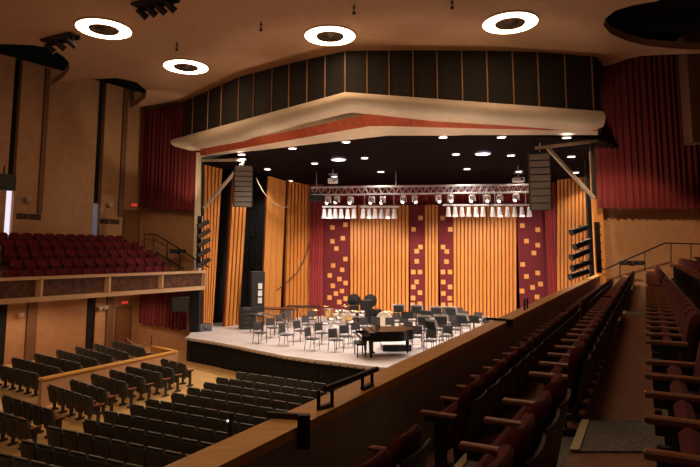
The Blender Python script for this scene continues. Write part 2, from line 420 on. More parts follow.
# near post of low wall
# ------------------------------------------------------------------ theatre seats
def seat_proto(kind,cat,fab,shell,armm,top=None,arms=1,rnd=True):
    def make():
        t=thing(kind,'seat',cat)
        W=.225
        # backrest: curved upholstered slab with rounded shoulders
        mb=MB(); rowsF=[];rowsB=[]
        zs=[.36,.46,.56,.66,.72,.76,.79,.815,.835,.846,.85] if rnd else [.36,.5,.65,.78,.835,.85]
        for z in zs:
            tt=(z-.36)/.49; lean=-.15-.11*tt; w=W
            if rnd and z>.72: w=W*(1-.42*((z-.72)/.13)**2.6)
            q=math.sqrt(max(0.02,1-max(0,(z-.785)/.066)**2))
            xs=[-w,-w*.85,-w*.5,0,w*.5,w*.85,w]
            rowsF.append([(x,lean+.008+(.05-.03*(1-(x/w)**2))*q,z) for x in xs])
            rowsB.append([(x,lean-(.01+.025*(1-(x/w)**2))*q,z) for x in xs])
        front=[r for r in rowsF]; back=[list(reversed(r)) for r in rowsB]
        ring=[]
        for f_,b_ in zip(front,back): ring.append(f_+b_+[f_[0]])
        mb.grid(ring,sm=True); mb.add(ring[-1][:-1],[tuple(range(14))]); mb.add(ring[0][:-1],[tuple(reversed(range(14)))])
        mb.build('backrest',fab,t)
        # rear shell
        sh=MB(); r2=[]
        for z in ([.30,.45,.60,.74] if rnd else [.30,.45,.60,.80]):
            tt=(z-.36)/.49; lean=-.15-.11*tt
            xs=[-W-.005,-W*.5,0,W*.5,W+.005]
            r2.append([(x,lean-.05-.02*(1-(x/W)**2),z) for x in xs]+[(x,lean-.068-.02*(1-(x/W)**2),z) for x in reversed(xs)]+[(-W-.005,lean-.05,z)])
        sh.grid(r2,sm=False); sh.add(r2[-1][:-1],[tuple(range(10))])
        sh.build('back_shell',shell,t)
        if top:
            tp=MB(); zz=.853  # thin strip standing in for the highlight on the top edge
            tp.beam((-W*.93,-.262,zz),(W*.93,-.262,zz),.05,.014); tp.build('top_highlight',top,t)
        cu=MB(); cu.box((0,-.045,.465),(.41,.085,.30),rx=-.14,bev=.03); cu.build('seat_cushion',fab,t)
        def arm(x):
            a=MB(); a.box((x,-.015,.61),(.05,.31,.035),bev=.008); a.build('armrest',armm,t)
            s=MB(); s.box((x,-.03,.335),(.028,.10,.53)); s.box((x,-.02,.62-.05),(.026,.24,.05)); s.box((x,-.03,.035),(.04,.26,.07),bev=.01); s.build('standard',M['steel'],t)
        arm(-.25)
        if arms==2: arm(.25)
        return t
    return make
GL='maroon seats of the left balcony'; GR='maroon seats of the right balcony'
# right balcony rows: c is offset from a line through the camera running along the rows
RU=Vector((.466,.885)); SL=.526; AR=math.atan2(RU.y,RU.x)
def rc(c,Y): return Vector((c+SL*Y,Y))
PR=Proto(seat_proto('balcony_chair','theatre seat',M['redfab'],M['seatback'],M['armwood']))
PR2=Proto(seat_proto('balcony_chair','theatre seat',M['redfab'],M['seatback'],M['armwood'],arms=2))
ZF=[CZ-1.93,CZ-1.62,CZ-1.36,CZ-1.08,CZ-.80]
CT=[-1.50,-.59,.40,1.32,2.24]
rowdesc=['row beside the parapet','row left of the aisle','row right of the aisle','row above that','top right row']
xr=[]
# blocks in Y: near block ends 3.7, aisle, far block 4.85..12.1, aisle, 13.3..end
for k in range(5):
    c0=CT[k]-.294
    blocks=[]
    near=[3.68-.443*i for i in range(0,(4,4,6,0,0)[k])]
    blocks.append(('near block',near,'toward the near edge'))
    b2=[4.98+.443*i for i in range(17)]; blocks.append(('middle block',b2,'away from the near cross aisle'))
    b3=[13.45+.443*i for i in range((25,25,23,20,20)[k])]; blocks.append(('far block',b3,'away from the far cross aisle'))
    for bn,ys,dirn in blocks:
        for i,Y in enumerate(ys):
            p=rc(c0,Y); tp=Vector((p.x,p.y,ZF[k]+.5)); px,py=to_px(tp)
            if Y<13 and k>=3 and px>735: continue
            if px>725 and not(k==2): continue
            if k==2 and px>800 : continue
            if p.x>16.8: continue
            last=(i==len(ys)-1) if bn!='near block' else i==0
            pr=PR2 if last else PR
            lab='maroon seat, %s from the cross aisle, right balcony %s, %s'%(ordn(i+1),bn,rowdesc[k])
            pr.put((p.x,p.y,ZF[k]),AR,lab,GR)
# right balcony tiers
edges=[-2.22,-1.55,-.60,.36,1.28,2.2,6]
mb=MB()
for k in range(5):
    z1=ZF[k]; a,b=edges[k],edges[k+1]
    if k==0: a=-2.20
    if k==4: b=7
    q=[rc(a,.4),rc(b,.4),rc(b,30),rc(a,30)]
    Yend=27.0
    def cl(c): 
        # meet the right front wall
        x0,y0=RF[0];x1,y1=RF[1]; m=(y1-y0)/(x1-x0)
        Y=(y0+m*(c-x0))/(1-m*SL); return rc(c,Y-.02)
    q=[rc(a,-1.0),rc(b,-1.0),cl(b),cl(a)]
    q=[v if v.x<17.45 else Vector((17.45,v.y)) for v in q]
    mb.prism(q,2.6,z1)
struct('floor_balcony_right',mb,M['aisle'])
# cross aisle carpets, with pale nosings
def slab(c0,c1,Y0,Y1,z0,z1,mi,mb): mb.prism([rc(c0,Y0),rc(c1,Y0),rc(c1,Y1),rc(c0,Y1)],z0,z1,mi)
for nm,(Ya,Yb) in enumerate(((3.99,4.70),(12.35,13.15))):
    mb=MB()
    zA,zB,zC_=ZF[0],ZF[1],ZF[2]
    slab(-2.18,-1.86,Ya,Yb,zA,zA+.012,0,mb)
    slab(-1.86,-1.55,Ya,Yb,zA,zA+.16,0,mb)
    slab(-1.52,-.93,Ya,Yb,zB,zB+.012,0,mb)
    slab(-.93,-.62,Ya,Yb,zB,zB+.14,0,mb)
    slab(-.58,.05,Ya,Yb,zC_,zC_+.012,0,mb)
    slab(.05,.35,Ya,Yb,zC_,zC_+.14,0,mb)
    for c,z in((-1.86,zA+.16),(-1.53,zB+.0),(-.93,zB+.14),(-.59,zC_)):
        slab(c-.01,c+.055,Ya,Yb,z+.003,z+.024,1,mb)
    tag(mb.build('aisle_carpet',[M['carpet'],M['nosing']]),('grey carpet runner with pale step edges in the near cross aisle','grey carpet runner crossing the far cross aisle of right balcony')[nm],'carpet')
# extra step treads at the far end of the aisle
# parapet right
def parapoint(c,Y,z): q=rc(c,Y); return Vector((q.x,q.y,z))
ZP=CZ-1.06
mb=MB(); q=[rc(-2.42,-1),rc(-2.24,-1),rc(-2.24,26.3),rc(-2.42,26.3)]
mb.prism(q,ZF[0]-1.35,ZP-.06); struct('wall_parapet_right',mb,M['parapet'])
mb=MB(); q=[rc(-2.46,-1),rc(-2.19,-1),rc(-2.19,26.3),rc(-2.46,26.3)]; mb.prism(q,ZP-.06,ZP); struct('trim_19',mb,M['cap'])
# fascia (auditorium face) thick base so the tier reads solid from the stalls
# ------------------------------------------------------------------ left balcony
LA=Vector((-12.46,20.16)); LB=Vector((-7.25,28.29)); lu=(LB-LA).normalized(); ln=Vector((-lu.y,lu.x))   # ln points away from hall
if ln.x>0: ln=-ln
zt=CZ-.92; zbm=CZ-1.86
PN=LA-lu*6
bf=thing('balcony_balustrade','long balcony front with cream rails and mottled brown panels on the left','balcony railing',(LA.x,LA.y,zbm))
o3=Vector((LA.x,LA.y,zbm))
def lpt(t,o,z): q=LA+lu*t+ln*o; return Vector((q.x,q.y,z))-o3
L=(LB-LA).length
m1=MB(); m1.beam(lpt(-6,.05,zt-.055),lpt(L,.05,zt-.055),.3,.11); m1.build('top_rail',M['rail'],bf)
m1=MB(); m1.beam(lpt(-6,.05,zbm+.10),lpt(L,.05,zbm+.09),.22,.18); m1.build('bottom_rail',M['rail'],bf)
def t_at(px):
    p=ON(((LA.x,LA.y),(LB.x,LB.y)),px,285); return (XY(p)-LA).dot(lu)
posts=[t_at(x) for x in (-40,40,108,161,204)]
for t in posts:
    m1=MB(); m1.beam(lpt(t-.02,.0,zbm+.2),lpt(t-.02,.0,zt-.14),.20,.16); m1.build('post',M['rail'],bf)
tt=[-6]+posts
for a,b in zip(tt[:-1],tt[1:]):
    m1=MB(); p,q=lpt(a+.12,.08,zbm+.5),lpt(b-.12,.08,zbm+.5); m1.beam(p,q,.04,.62); m1.build('infill_panel',M['infill'],bf)
# end panel returning to the front wall
m1=MB(); e=Vector((LB.x-.35,LB.y+1.0)); m1.beam(lpt(L,.05,zt-.07),Vector((e.x,e.y,zt-.07))-o3,.16,.14); m1.build('end_rail',M['rail'],bf)
# tiers + soffit
ys=[269.5,259,249.5,240.5,233.5]; offs=[1.0,1.85,2.7,3.55,4.4]
mb=MB(); LZ=[]
for k in range(5):
    p0=LA+ln*offs[k]; pl=((p0.x,p0.y),(p0.x+lu.x,p0.y+lu.y)); top=ON(pl,50,ys[k]); LZ.append(top.z-.85)
for k in range(5):
    o0=.2 if k==0 else offs[k-1]+.12; o1=offs[k]+.12 if k<4 else 5.9
    base=zbm+.02 if k==0 else LZ[0]-.3
    def lfhit(o):
        p=LA+ln*o; a_,b_=Vector(LF[0]),Vector(LF[1]); e=b_-a_; den=lu.x*e.y-lu.y*e.x
        return ((a_.x-p.x)*e.y-(a_.y-p.y)*e.x)/den-.03
    q=[LA+lu*(-6)+ln*o0,LA+lu*min(lfhit(o0),L+.1)+ln*o0,LA+lu*min(lfhit(o1),L+.1+(o1>1)*9)+ln*o1,LA+lu*(-6)+ln*o1]
    mb.prism(q,zbm+.02,LZ[k])
struct('floor_balcony_left',mb,M['brownfin'])
print('LZ',LZ,zbm)
AL=math.atan2(-lu.y,-lu.x)
PL=Proto(seat_proto('balcony_chair','theatre seat',M['redfab'],M['seatback'],M['steel']))
lrow=['front row','second row up','third row up','fourth row up','back row']
endpx=[170,160,152,138,122]
for k in range(5):
    p0=LA+ln*(offs[k]-.26); pl=((p0.x,p0.y),(p0.x+lu.x,p0.y+lu.y))
    te=(XY(ON(pl,endpx[k],ys[k]))-p0).dot(lu); ts=(XY(ON(pl,-9,ys[k]))-p0).dot(lu)
    n=int((te-ts)/.52)
    for i in range(n):
        q=p0+lu*(te-.52*i)
        PL.put((q.x,q.y,LZ[k]),AL,'maroon seat, %s from the stage end in the %s of left balcony'%(ordn(i+1),lrow[k]),GL)
# ------------------------------------------------------------------ main floor seats
PM=Proto(seat_proto('auditorium_chair','theatre seat',M['greyfab'],M['greyfab'],M['redarm'],top=M['greytop'],rnd=False))
PM2=Proto(seat_proto('auditorium_chair','theatre seat',M['greyfab'],M['greyfab'],M['redarm'],top=M['greytop'],arms=2,rnd=False))
def facing(a): return Vector((-math.sin(a),math.cos(a)))
HT=.85
lefts=[(235.6,371.8),(216,377),(203.4,382),(187,387),(171,392.5),(145.6,398.5),(130,404),(103.5,410.5),(83.3,419),(47,426),(20.4,439.6),(-4,452)]
def parapet_edge_y(px):   # image line of the parapet's outer edge
    q=[(180,467),(283,419),(395,367),(560,290)]
    return lipy(px,q)
for r,(lx,ly) in enumerate(lefts):
    s=XY(PZ(lx,ly,HT)); a=math.radians(-29.5+4*r/11)
    dr=Vector((math.cos(a),math.sin(a))); fc=facing(a)
    i=0
    while True:
        q=s+dr*(.27+.54*i); px,py=to_px(Vector((q.x,q.y,HT)))
        if px>360 or py>parapet_edge_y(px)+9 or py>474 or i>26: break
        o=q+fc*.26
        pr=PM2
        lab='grey seat, %s from left aisle, centre stalls, %s row back from stage'%(ordn(i+1),ordn(r+1))
        (PM if i else PM).put((o.x,o.y,0),a,lab,'grey seats of the centre stalls')
        i+=1
def block(segs,z,desc,grp,n_from='right end',w=.56):
    for r,(x0,y0,x1,y1) in enumerate(segs):
        A=XY(PZ(x0,y0,z+HT)); B=XY(PZ(x1,y1,z+HT)); L=(B-A).length; n=max(2,round(L/w)); dr=(B-A).normalized(); a=math.atan2(dr.y,dr.x)
        for i in range(n):
            q=A+dr*(L*(i+.5)/n)+facing(a)*.26
            lab='grey seat, %s from aisle end, %s row from stage, %s'%(ordn(n-i),ordn(r+1),desc)
            (PM2 if i==n-1 else PM).put((q.x,q.y,z),a,lab,grp)
block([(160.5,358,186,364.5),(141,362,173,369),(126,366,161,373),(109.5,369,144,378),(91,373,126,382.5),(70,378.7,106,390),(48,384,92,398),(2,394.5,53,410.5),(-24,405,27,420)],0,'side block below the low wall','grey seats beside the left aisle')
block([(112,340,144,348.3),(94,343,128,353),(75.4,346,112,356),(56.6,349,97,360),(34.6,353,80,363.5),(12,357,60,368.5),(-14,362,38,374)],TZ,'raised side terrace','grey seats on the side terrace')
# ------------------------------------------------------------------ curtains
def drape(name,A,B,zt0,zt1,zb0,zb1,m,label,folds,amp=.12,cat='curtain'):
    A,B=Vector(A),Vector(B); L=(B-A).length; dd=(B-A)/L; nn=Vector((dd.y,-dd.x)); N=folds*8
    f=[[],[],[],[]]
    for i in range(N+1):
        t=i/N; ph=t*folds*2*math.pi+.7*math.sin(t*9)
        q=A+dd*(L*t)+nn*(amp*math.sin(ph)+amp*.3*math.sin(ph*2.3))
        q2=q-nn*.03; za=zt0+(zt1-zt0)*t; zb_=zb0+(zb1-zb0)*t+.03*math.sin(ph*.5)
        f[0].append((q.x,q.y,za)); f[1].append((q.x,q.y,zb_)); f[2].append((q2.x,q2.y,zb_)); f[3].append((q2.x,q2.y,za))
    mb=MB(); mb.grid([f[0],f[1]]); mb.grid([f[1],f[2]]); mb.grid([f[2],f[3]]); mb.grid([f[3],f[0]])
    o=mb.build(name,m); recenter(o); return tag(o,label,cat)
dLF=wall_dir(LF)
pa=ON(LF,143.5,208); pb=ON(LF,197,211.5)
fwd=Vector((0,-.45))
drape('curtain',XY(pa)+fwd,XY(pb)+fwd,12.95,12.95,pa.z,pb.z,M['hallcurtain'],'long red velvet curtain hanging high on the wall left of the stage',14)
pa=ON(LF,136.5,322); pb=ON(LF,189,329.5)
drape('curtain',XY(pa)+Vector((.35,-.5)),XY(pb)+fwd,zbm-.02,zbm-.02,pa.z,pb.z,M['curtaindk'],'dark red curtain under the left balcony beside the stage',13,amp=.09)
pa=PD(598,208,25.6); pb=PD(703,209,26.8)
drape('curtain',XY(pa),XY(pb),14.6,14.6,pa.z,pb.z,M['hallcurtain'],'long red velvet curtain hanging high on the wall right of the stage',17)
# ------------------------------------------------------------------ stage shell
def slatted(name,pl,tl,bl,tr,br,n,label,mats,plain=False,zb=ZS):
    TL,BL,TR,BR=[ON(pl,*p) for p in(tl,bl,tr,br)]
    BL.z=BR.z=zb+.01
    dd=(XY(TR)-XY(TL)).normalized(); nn=Vector((dd.y,-dd.x,0))
    if nn.y>0: nn=-nn
    TL.z=min(TL.z,zsc(TL.y)-.02); TR.z=min(TR.z,zsc(TR.y)-.02)
    mb=MB()
    def pt(u_,top,o): 
        q=(TL.lerp(TR,u_) if top else BL.lerp(BR,u_)); return q+nn*o
    def col(u0,u1,o0,o1,mi):
        b=[pt(u0,0,o1),pt(u1,0,o1),pt(u1,0,o0),pt(u0,0,o0)]; t=[pt(u0,1,o1),pt(u1,1,o1),pt(u1,1,o0),pt(u0,1,o0)]
        mb.hexa(b,t,mi)
    col(0,1,-.10,0,1)
    if not plain:
        for i in range(n): col((i+.16)/n,(i+.84)/n,0,.09,0)
    else:
        for i in range(n): col((i+.02)/n,(i+.98)/n,0,.02,0)
    o=mb.build(name,mats); recenter(o); return tag(o,label,'stage panel')
WS=[M['slat'],M['slatgap']]; PW=[M['plainwood'],M['slatgap']]
slatted('slatted_wood_panel',BW,(350,205),(350,312),(409,205),(409,312),16,'wide slatted honey wood panel on the stage rear wall, left of centre',WS)
slatted('slatted_wood_panel',BW,(424.6,205),(424.6,312),(438.3,205),(438.3,312),4,'narrow slatted wood strip between the two centre maroon panels',WS)
slatted('slatted_wood_panel',BW,(453,205),(453,312),(516.4,205),(516.4,312),17,'wide slatted honey wood panel on the stage rear wall, right of centre',WS)
PA=((-7.2,27.6),(-5.9,30.2)); 
def ground(px,d): q=PD(px,250,d); return (q.x,q.y)
PA=(ground(200.5,29.3),ground(221,30.6)); PB=(ground(226,30.4),ground(243,31.4)); PC=(ground(260,31.6),ground(284,33.4)); PDl=(ground(284,33.6),ground(311,35.7)); PRt=(ground(557,33.9),ground(595,32.4))
slatted('slatted_wood_panel',PA,(203,158),(202,335),(222,158),(211.5,335),5,'slatted wood wing panel nearest the left curtain, beside the loudspeaker bracket',WS)
slatted('slatted_wood_panel',PB,(233,158),(223.5,330),(248,160),(238.5,329),4,'tapering slatted wood wing panel behind the left hanging loudspeaker',WS)
slatted('plain_wood_panel',PC,(268,176),(261,320),(286,181),(280,314),3,'smooth plain wood wing panel left of the slatted corner panel',PW,plain=True)
slatted('slatted_wood_panel',PDl,(287,181),(284,314),(310,181),(310,312),7,'slatted wood wing panel meeting the left maroon curtain at the rear',WS)
slatted('slatted_wood_panel',PRt,(557,176),(557,312),(594,150),(596,330),10,'slatted wood wing panel at the right side of the stage',WS)
# black wings behind the left gaps
for wi,(a,b) in enumerate((((-9.2,31.0),(-6.6,32.6)),((-7.4,33.2),(-5.0,35.0)))):
    mb=MB()
    a,b=Vector(a),Vector(b); dd=(b-a).normalized(); nn=Vector((-dd.y,dd.x)); mb.prism([a,b,b+nn*.1,a+nn*.1],ZS,ZSC); struct(('wall_wing_near','wall_wing_far')[wi],mb,M['black'])
mb=MB(); mb.prism([(-9.3,31.0),(-9.2,31.0),(-9.0,40.2),(-9.1,40.2)],ZS-1,ZSC+.1); struct('wall_stage_left',mb,M['black'])
mb=MB(); mb.prism([(-9,40),(17.3,40),(17.3,40.2),(-9,40.2)],ZS-1,ZSC+.1); struct('wall_back',mb,M['black'])
mb=MB(); mb.prism([(17.2,29),(17.3,29),(17.3,40),(17.2,40)],ZS-1,ZSC+.1); struct('wall_stage_right',mb,M['black'])
# rear maroon fabric field above panels
def sqpanel(x0,x1,ytop,sq,label):
    TL=ON(BW,x0,ytop); TR=ON(BW,x1,ytop); dd=wall_dir(BW); nn=Vector((dd.y,-dd.x,0)); nn=nn if nn.y<0 else -nn
    mb=MB(); o=nn*.03
    def q(a,b,z0,z1,o0,o1,mi):
        a,b=Vector((a.x,a.y,0)),Vector((b.x,b.y,0))
        mb.hexa([a+nn*o1+Vector((0,0,z0)),b+nn*o1+Vector((0,0,z0)),b+nn*o0+Vector((0,0,z0)),a+nn*o0+Vector((0,0,z0))],
                [a+nn*o1+Vector((0,0,z1)),b+nn*o1+Vector((0,0,z1)),b+nn*o0+Vector((0,0,z1)),a+nn*o0+Vector((0,0,z1))],mi)
    q(TL,TR,ZS+.01,TL.z,-.1,0,0)
    for sx,sy in sq:
        c=ON(BW,sx,sy); h=.135; a=c-Vector((dd.x,dd.y,0))*h; b=c+Vector((dd.x,dd.y,0))*h
        q(a,b,c.z-h,c.z+h,0,.03,1)
    o_=mb.build('maroon_fabric_panel',[M['maroon'],M['inlay']]); recenter(o_); tag(o_,label,'stage panel')
sqpanel(323.5,349.6,205,[(332.5,227.6),(345.4,224.7),(332.5,241.4),(342.8,238.2),(336.4,248.5),(345.4,259),(333.2,265.5),(342.2,269.7),(329.8,275.4),(339.4,279),(345.6,283),(332.9,285.8),(342,291),(336,293.5),(329.6,297.5),(345.6,298.6),(339.4,302)],'maroon panel with scattered wood squares at left of the stage rear wall')
sqpanel(409.2,424.3,205,[(420.5,218),(413.6,229.4),(420.5,247),(416.7,251.2),(416.7,261.3),(413.3,272),(420,272),(416.7,281.9),(413.3,287),(420,292.7),(413,298),(412.7,304.7),(419.8,303.9)],'narrow maroon panel with wood squares, left one of the centre pair')
sqpanel(438.5,452.7,205,[(442.7,218),(450.3,229.4),(443,247),(446.8,251.5),(446.5,261.6),(443,272),(450,272),(443.2,282),(450,286.9),(443.3,293.4),(449.7,298.2),(443.3,304.9),(450.2,304.9)],'narrow maroon panel with wood squares, right one of the centre pair')
sqpanel(516.7,544.5,205,[(522.3,225.6),(537.7,229.8),(526.4,241),(537.7,245.2),(533.9,253),(522.6,264.4),(537.7,273),(526.4,276.5),(532.5,287.4),(540.5,284),(522,291),(537,297)],'maroon panel with scattered wood squares at right of the stage rear wall')
# drapes flanking and above
def bwp(px,off): q=ON(BW,px,250); return (q.x,q.y-off)
drape('curtain',bwp(310,.25),bwp(323.5,.25),zsc(35.2)-.02,zsc(35.2)-.02,ZS+.02,ZS+.02,M['curtain'],'narrow maroon curtain at the left of the squared maroon panel, full height',5,amp=.07)
drape('curtain',bwp(545,.25),bwp(557,.25),zsc(35.2)-.02,zsc(35.2)-.02,ZS+.02,ZS+.02,M['curtain'],'narrow maroon curtain at the right of the squared maroon panel, full height',5,amp=.07)
zv=ON(BW,430,206).z
drape('valance_curtain',bwp(322,-.35),bwp(547,-.35),zsc(35.2)-.02,zsc(35.2)-.02,zv-.2,zv-.2,M['curtain'],'wide red backdrop curtain above the wood panels behind the truss',38,amp=.09)
# proscenium side pilaster and jambs
mb=MB()
a=PD(597,180,23.6); a=PD(595,180,26.2); mb.prism([(a.x-.10,26.2),(a.x+.30,26.2),(a.x+.30,26.5),(a.x-.10,26.5)],ZS,10.3); struct('trim_20',mb,M['plainwood'])
mb=MB(); a=PD(198.5,200,28.7); mb.prism([(a.x-.18,28.7),(a.x+.12,28.7),(a.x+.12,29.2),(a.x-.18,29.2)],CZ-1.8,10.2); struct('trim_21',mb,M['cream'])
mb=MB(); a=PD(191,300,28.4); b=PD(199.5,300,28.4); mb.prism([(a.x,28.35),(b.x,28.35),(b.x,28.85),(a.x,28.85)],ZS,zbm+.1); tag(mb.build('stage_tormentor',M['black']),'tall black masking flat below the left balcony end','masking flat')
# ------------------------------------------------------------------ ceiling ring lights
def ring_make():
    t=thing('ring_ceiling_light','x','ceiling light')
    g=MB(); g.lathe([(.93,-.02),(.93,-.06),(.88,-.075),(.56,-.075),(.53,-.06),(.53,-.02)],n=40); g.build('glowing_ring',M['ring'],t)
    h=MB(); h.lathe([(.53,-.02),(.50,-.09),(.30,-.03),(.28,-.10),(.12,-.06),(.10,-.12),(.001,-.12)],n=32); h.build('louvred_centre',mat('ring_centre_metal',(.10,.06,.04),.45,metal=.4),t)
    h=MB(); h.lathe([(.93,-.0),(.96,-.03),(.95,-.05),(.93,-.055)],n=40); h.build('rim',M['cream'],t)
    return t
RP=Proto(ring_make)
for (x,y,l) in ((104,28,'large glowing ring ceiling light nearest the left black scallops'),(186,66,'glowing ring ceiling light nearest the left end of the charcoal fascia'),(330,35,'glowing ring ceiling light above the peak of the proscenium'),(510,22,'glowing ring ceiling light, rightmost above the proscenium')):
    p=PZ(x,y,ZC); RP.put((p.x,p.y,ZC),0,l,'ring ceiling lights')
for (x,y,l) in ((-9,12.5,'added ring ceiling light over the left stalls, out of frame above'),(-1,12.8,'added ring ceiling light over the hall middle, out of frame above'),(-8,5,'added ring ceiling light at the hall rear left, out of frame'),(0,4.5,'added ring ceiling light over the camera position, out of frame')):
    RP.put((x,y,ZC),0,l,'ring ceiling lights')  # unseen rings added to brighten the hall
# ceiling pendants
def pin():
    mb=MB(); mb.tube((0,0,0),(0,0,-.28),.02); mb.lathe([(.06,-.28),(.06,-.34),(.02,-.36)],n=10); mb.lathe([(.05,-.1),(.05,-.14)],n=8)
    o=mb.build('ceiling_hook',M['ampdk']); tag(o,'x','hook'); return o
HP=Proto(pin)
for (x,y,l) in ((177,42,'small dark hanging hook above the second ring light'),(261,21.5,'small dark hanging hook left of the central ring light'),(354,4,'small dark hanging hook above the central ring light'),(452,-1.5,'small dark hanging hook left of the rightmost ring light')):
    p=PZ(x,y,ZC); HP.put((p.x,p.y,ZC),0,l,'hooks in the ceiling')
# ceiling spotlight racks
def spot_rack(cx_,cy_,n,label,ang):
    p=PZ(cx_,cy_,ZC); t=thing('spotlight_rack',label,'stage light',(p.x,p.y,ZC),ang,'black spotlight racks on the ceiling')
    b=MB(); b.box((0,0,-.04),(1.7,.4,.08)); b.box((0,.18,-.12),(1.7,.05,.12)); b.build('mounting_plate',M['blackmetal'],t)
    for i in range(n):
        x=-.6+1.2*i/(n-1); s=MB(); s.tube((x-.05,-.1,-.22),(x+.12,.16,-.46),.10,.12,n=12,capmi=1); s.build('spotlight',[M['blackmetal'],M['chrome']],t)
        y_=MB(); y_.beam((x-.13,0,-.08),(x-.13,.03,-.32),.02); y_.beam((x+.13,0,-.08),(x+.13,.03,-.32),.02); y_.build('yoke',M['blackmetal'],t)
spot_rack(60,37,3,'black rack of three ceiling spotlights left of the large ring light',-.45)
spot_rack(155,0,4,'black rack of four ceiling spotlights at the top edge of the view',-.45)
# ------------------------------------------------------------------ stage downlights
small=[(241.7,154.5),(267.3,169.2),(290,181.0),(292.5,148.4),(314.6,163.4),(346.1,142.0),(364.7,158),(380.8,171.8),(443,137.2),(501.7,137.2),(566.8,137.6),(456,154.3),(511,155.4),(571.3,156.7),(467,169),(518.8,171.5),(575.7,172.5),(334.3,176.5)]
big=[(338.5,159.5),(482.8,153.7)]
def dl(r,m,nm):
    def f():
        t=thing('stage_downlight','x','downlight')
        g=MB(); g.lathe([(.001,-.03),(r,-.03),(r,-.01)],n=20); g.build('glowing_lens',m,t)
        h=MB(); h.lathe([(r,-.04),(r*1.18,-.04),(r*1.22,0)],n=20); h.build('trim_ring',M['canwhite'],t)
        return t
    return f
DS=Proto(dl(.17,M['down'],'s')); DB=Proto(dl(.33,M['downbig'],'b'))
dlab=['leftmost, beside the left hanging loudspeaker','second from the left side wings','above the left corner wing panel','left, just under the red arch band','on the left, above the truss end rod','just under the arch peak','right of the left bright purple one','above the red glow left of centre','left of centre right under the cream soffit','right of centre right under the cream soffit','rightmost close under the cream soffit','left of the right bright purple one','right of the right bright purple one','above the right bracket strut','rear one below the right bright purple one','rear one just left of the right loudspeaker','rear one at the far right wing panel','rear one above the left truss projector']
def spot(loc,e,ang,col,tgt=None,blend=.5,r=.12):
    l=bpy.data.lights.new('spot','SPOT'); l.energy=e; l.spot_size=math.radians(ang); l.spot_blend=blend; l.color=col; l.shadow_soft_size=r
    o=bpy.data.objects.new('lamp_or_added_spot',l); COL.objects.link(o); o.location=loc  # shared by modelled fixtures and added unseen washes
    if tgt is not None: o.rotation_euler=(Vector(tgt)-Vector(loc)).to_track_quat('-Z','Y').to_euler()
    return o
for i,(x,y) in enumerate(small):
    p=PCe(x,y); p.y=min(p.y,34.4); p.z=zsc(p.y)+.02; DS.put((p.x,p.y,p.z),0,'small round stage ceiling downlight, '+dlab[i],'small stage downlights')
    if i!=17: spot((p.x,p.y,p.z-.07),440,125,(1,.86,.74))
for i,(x,y) in enumerate(big):
    p=PCe(x,y); p.z+=.01; DB.put((p.x,p.y,p.z),0,'large bright purplish stage downlight, '+('left one of two','right one of two')[i],'large stage downlights')
    spot((p.x,p.y,p.z-.07),1250,130,(1,.86,.80))
# ------------------------------------------------------------------ truss
TP=((ground(311,31.6)),(ground(532,30.8)))
def tp(px,py,off=0): q=ON(TP,px,py); q.y+=off; return q
tr=thing('lighting_truss','long silver lattice lighting truss hanging across the stage','lighting truss',tuple(tp(311,192)))
t0=Vector(tr.location)
def lp3(p): return Vector(p)-t0
pts_top=[(311,187.2),(532,184.2)]; 
def ty(px): return 187.2+(184.2-187.2)*(px-311)/221
m1=MB(); A,B=tp(311,ty(311)),tp(532,ty(532)); dn=Vector((0,0,-.42)); bk=Vector((0,.42,0))
for o in (Vector(),dn,bk,dn+bk): m1.tube(lp3(A+o),lp3(B+o),.032)
m1.build('chords',M['alu'],tr)
m1=MB(); N=32
for i in range(N):
    a=A.lerp(B,i/N); b=A.lerp(B,(i+1)/N); m=A.lerp(B,(i+.5)/N)
    for o in (Vector(),bk):
        m1.tube(lp3(a+o),lp3(m+dn+o),.016,n=5); m1.tube(lp3(m+dn+o),lp3(b+o),.016,n=5)
    m1.tube(lp3(a),lp3(a+bk),.016,n=5); m1.tube(lp3(m+dn),lp3(m+dn+bk),.016,n=5)
m1.build('lattice',M['alu'],tr)
m1=MB()
for px in (316.5,396,518.6):
    q=tp(px,ty(px)); m1.tube(lp3(q),lp3(Vector((q.x,q.y,zsc(q.y)+.02))),.025)
m1.build('hanging_rods',M['alu'],tr)
m1=MB(); q=tp(318,ty(318)); m1.box(lp3(q)+Vector((-.1,.2,-.55)),(.8,.4,.5)); m1.build('motor_box',M['blackmetal'],tr)
# sub bars and lamps
def bar(x0,x1,y,label):
    t=thing('lamp_bar',label,'lighting bar',tuple(tp((x0+x1)/2,y,.2)))
    o=Vector(t.location); m1=MB(); a,b=tp(x0,y,.2),tp(x1,y,.2); m1.beam(a-o,b-o,.09,.10); m1.build('bar',M['canwhite'],t)
    m1=MB()
    for k in (.12,.88):
        q=a.lerp(b,k); top=tp(x0+(x1-x0)*k,ty(x0)+6,.2); m1.tube(q-o,Vector((q.x,q.y,top.z))-o,.02)
    m1.build('drop_rods',M['alu'],t)
bar(322,356,206.5,'pale lamp bar with six cans, leftmost under the truss')
bar(360,399,206.5,'pale lamp bar second from the left under the truss')
bar(443.5,490,204.7,'pale lamp bar left of the two on the right half')
bar(491,532,204.7,'pale lamp bar nearest the right hanging loudspeaker')
def can():
    t=thing('par_can','x','stage light')
    m1=MB(); m1.lathe([(.001,-.06),(.07,-.06),(.10,-.10),(.115,-.34),(.15,-.52),(.155,-.60)],n=14); m1.build('can_body',M['canwhite'],t)
    m1=MB(); m1.lathe([(.001,-.57),(.14,-.57)],n=14); m1.build('lens',M['lampglow'],t)
    m1=MB(); m1.tube((0,0,0),(0,0,-.07),.02,n=6); m1.build('clamp',M['alu'],t)
    return t
CP=Proto(can)
cans=[324,329.7,335.1,341.1,347.5,354,363.1,369.3,375.1,381.4,387.9,394.6]
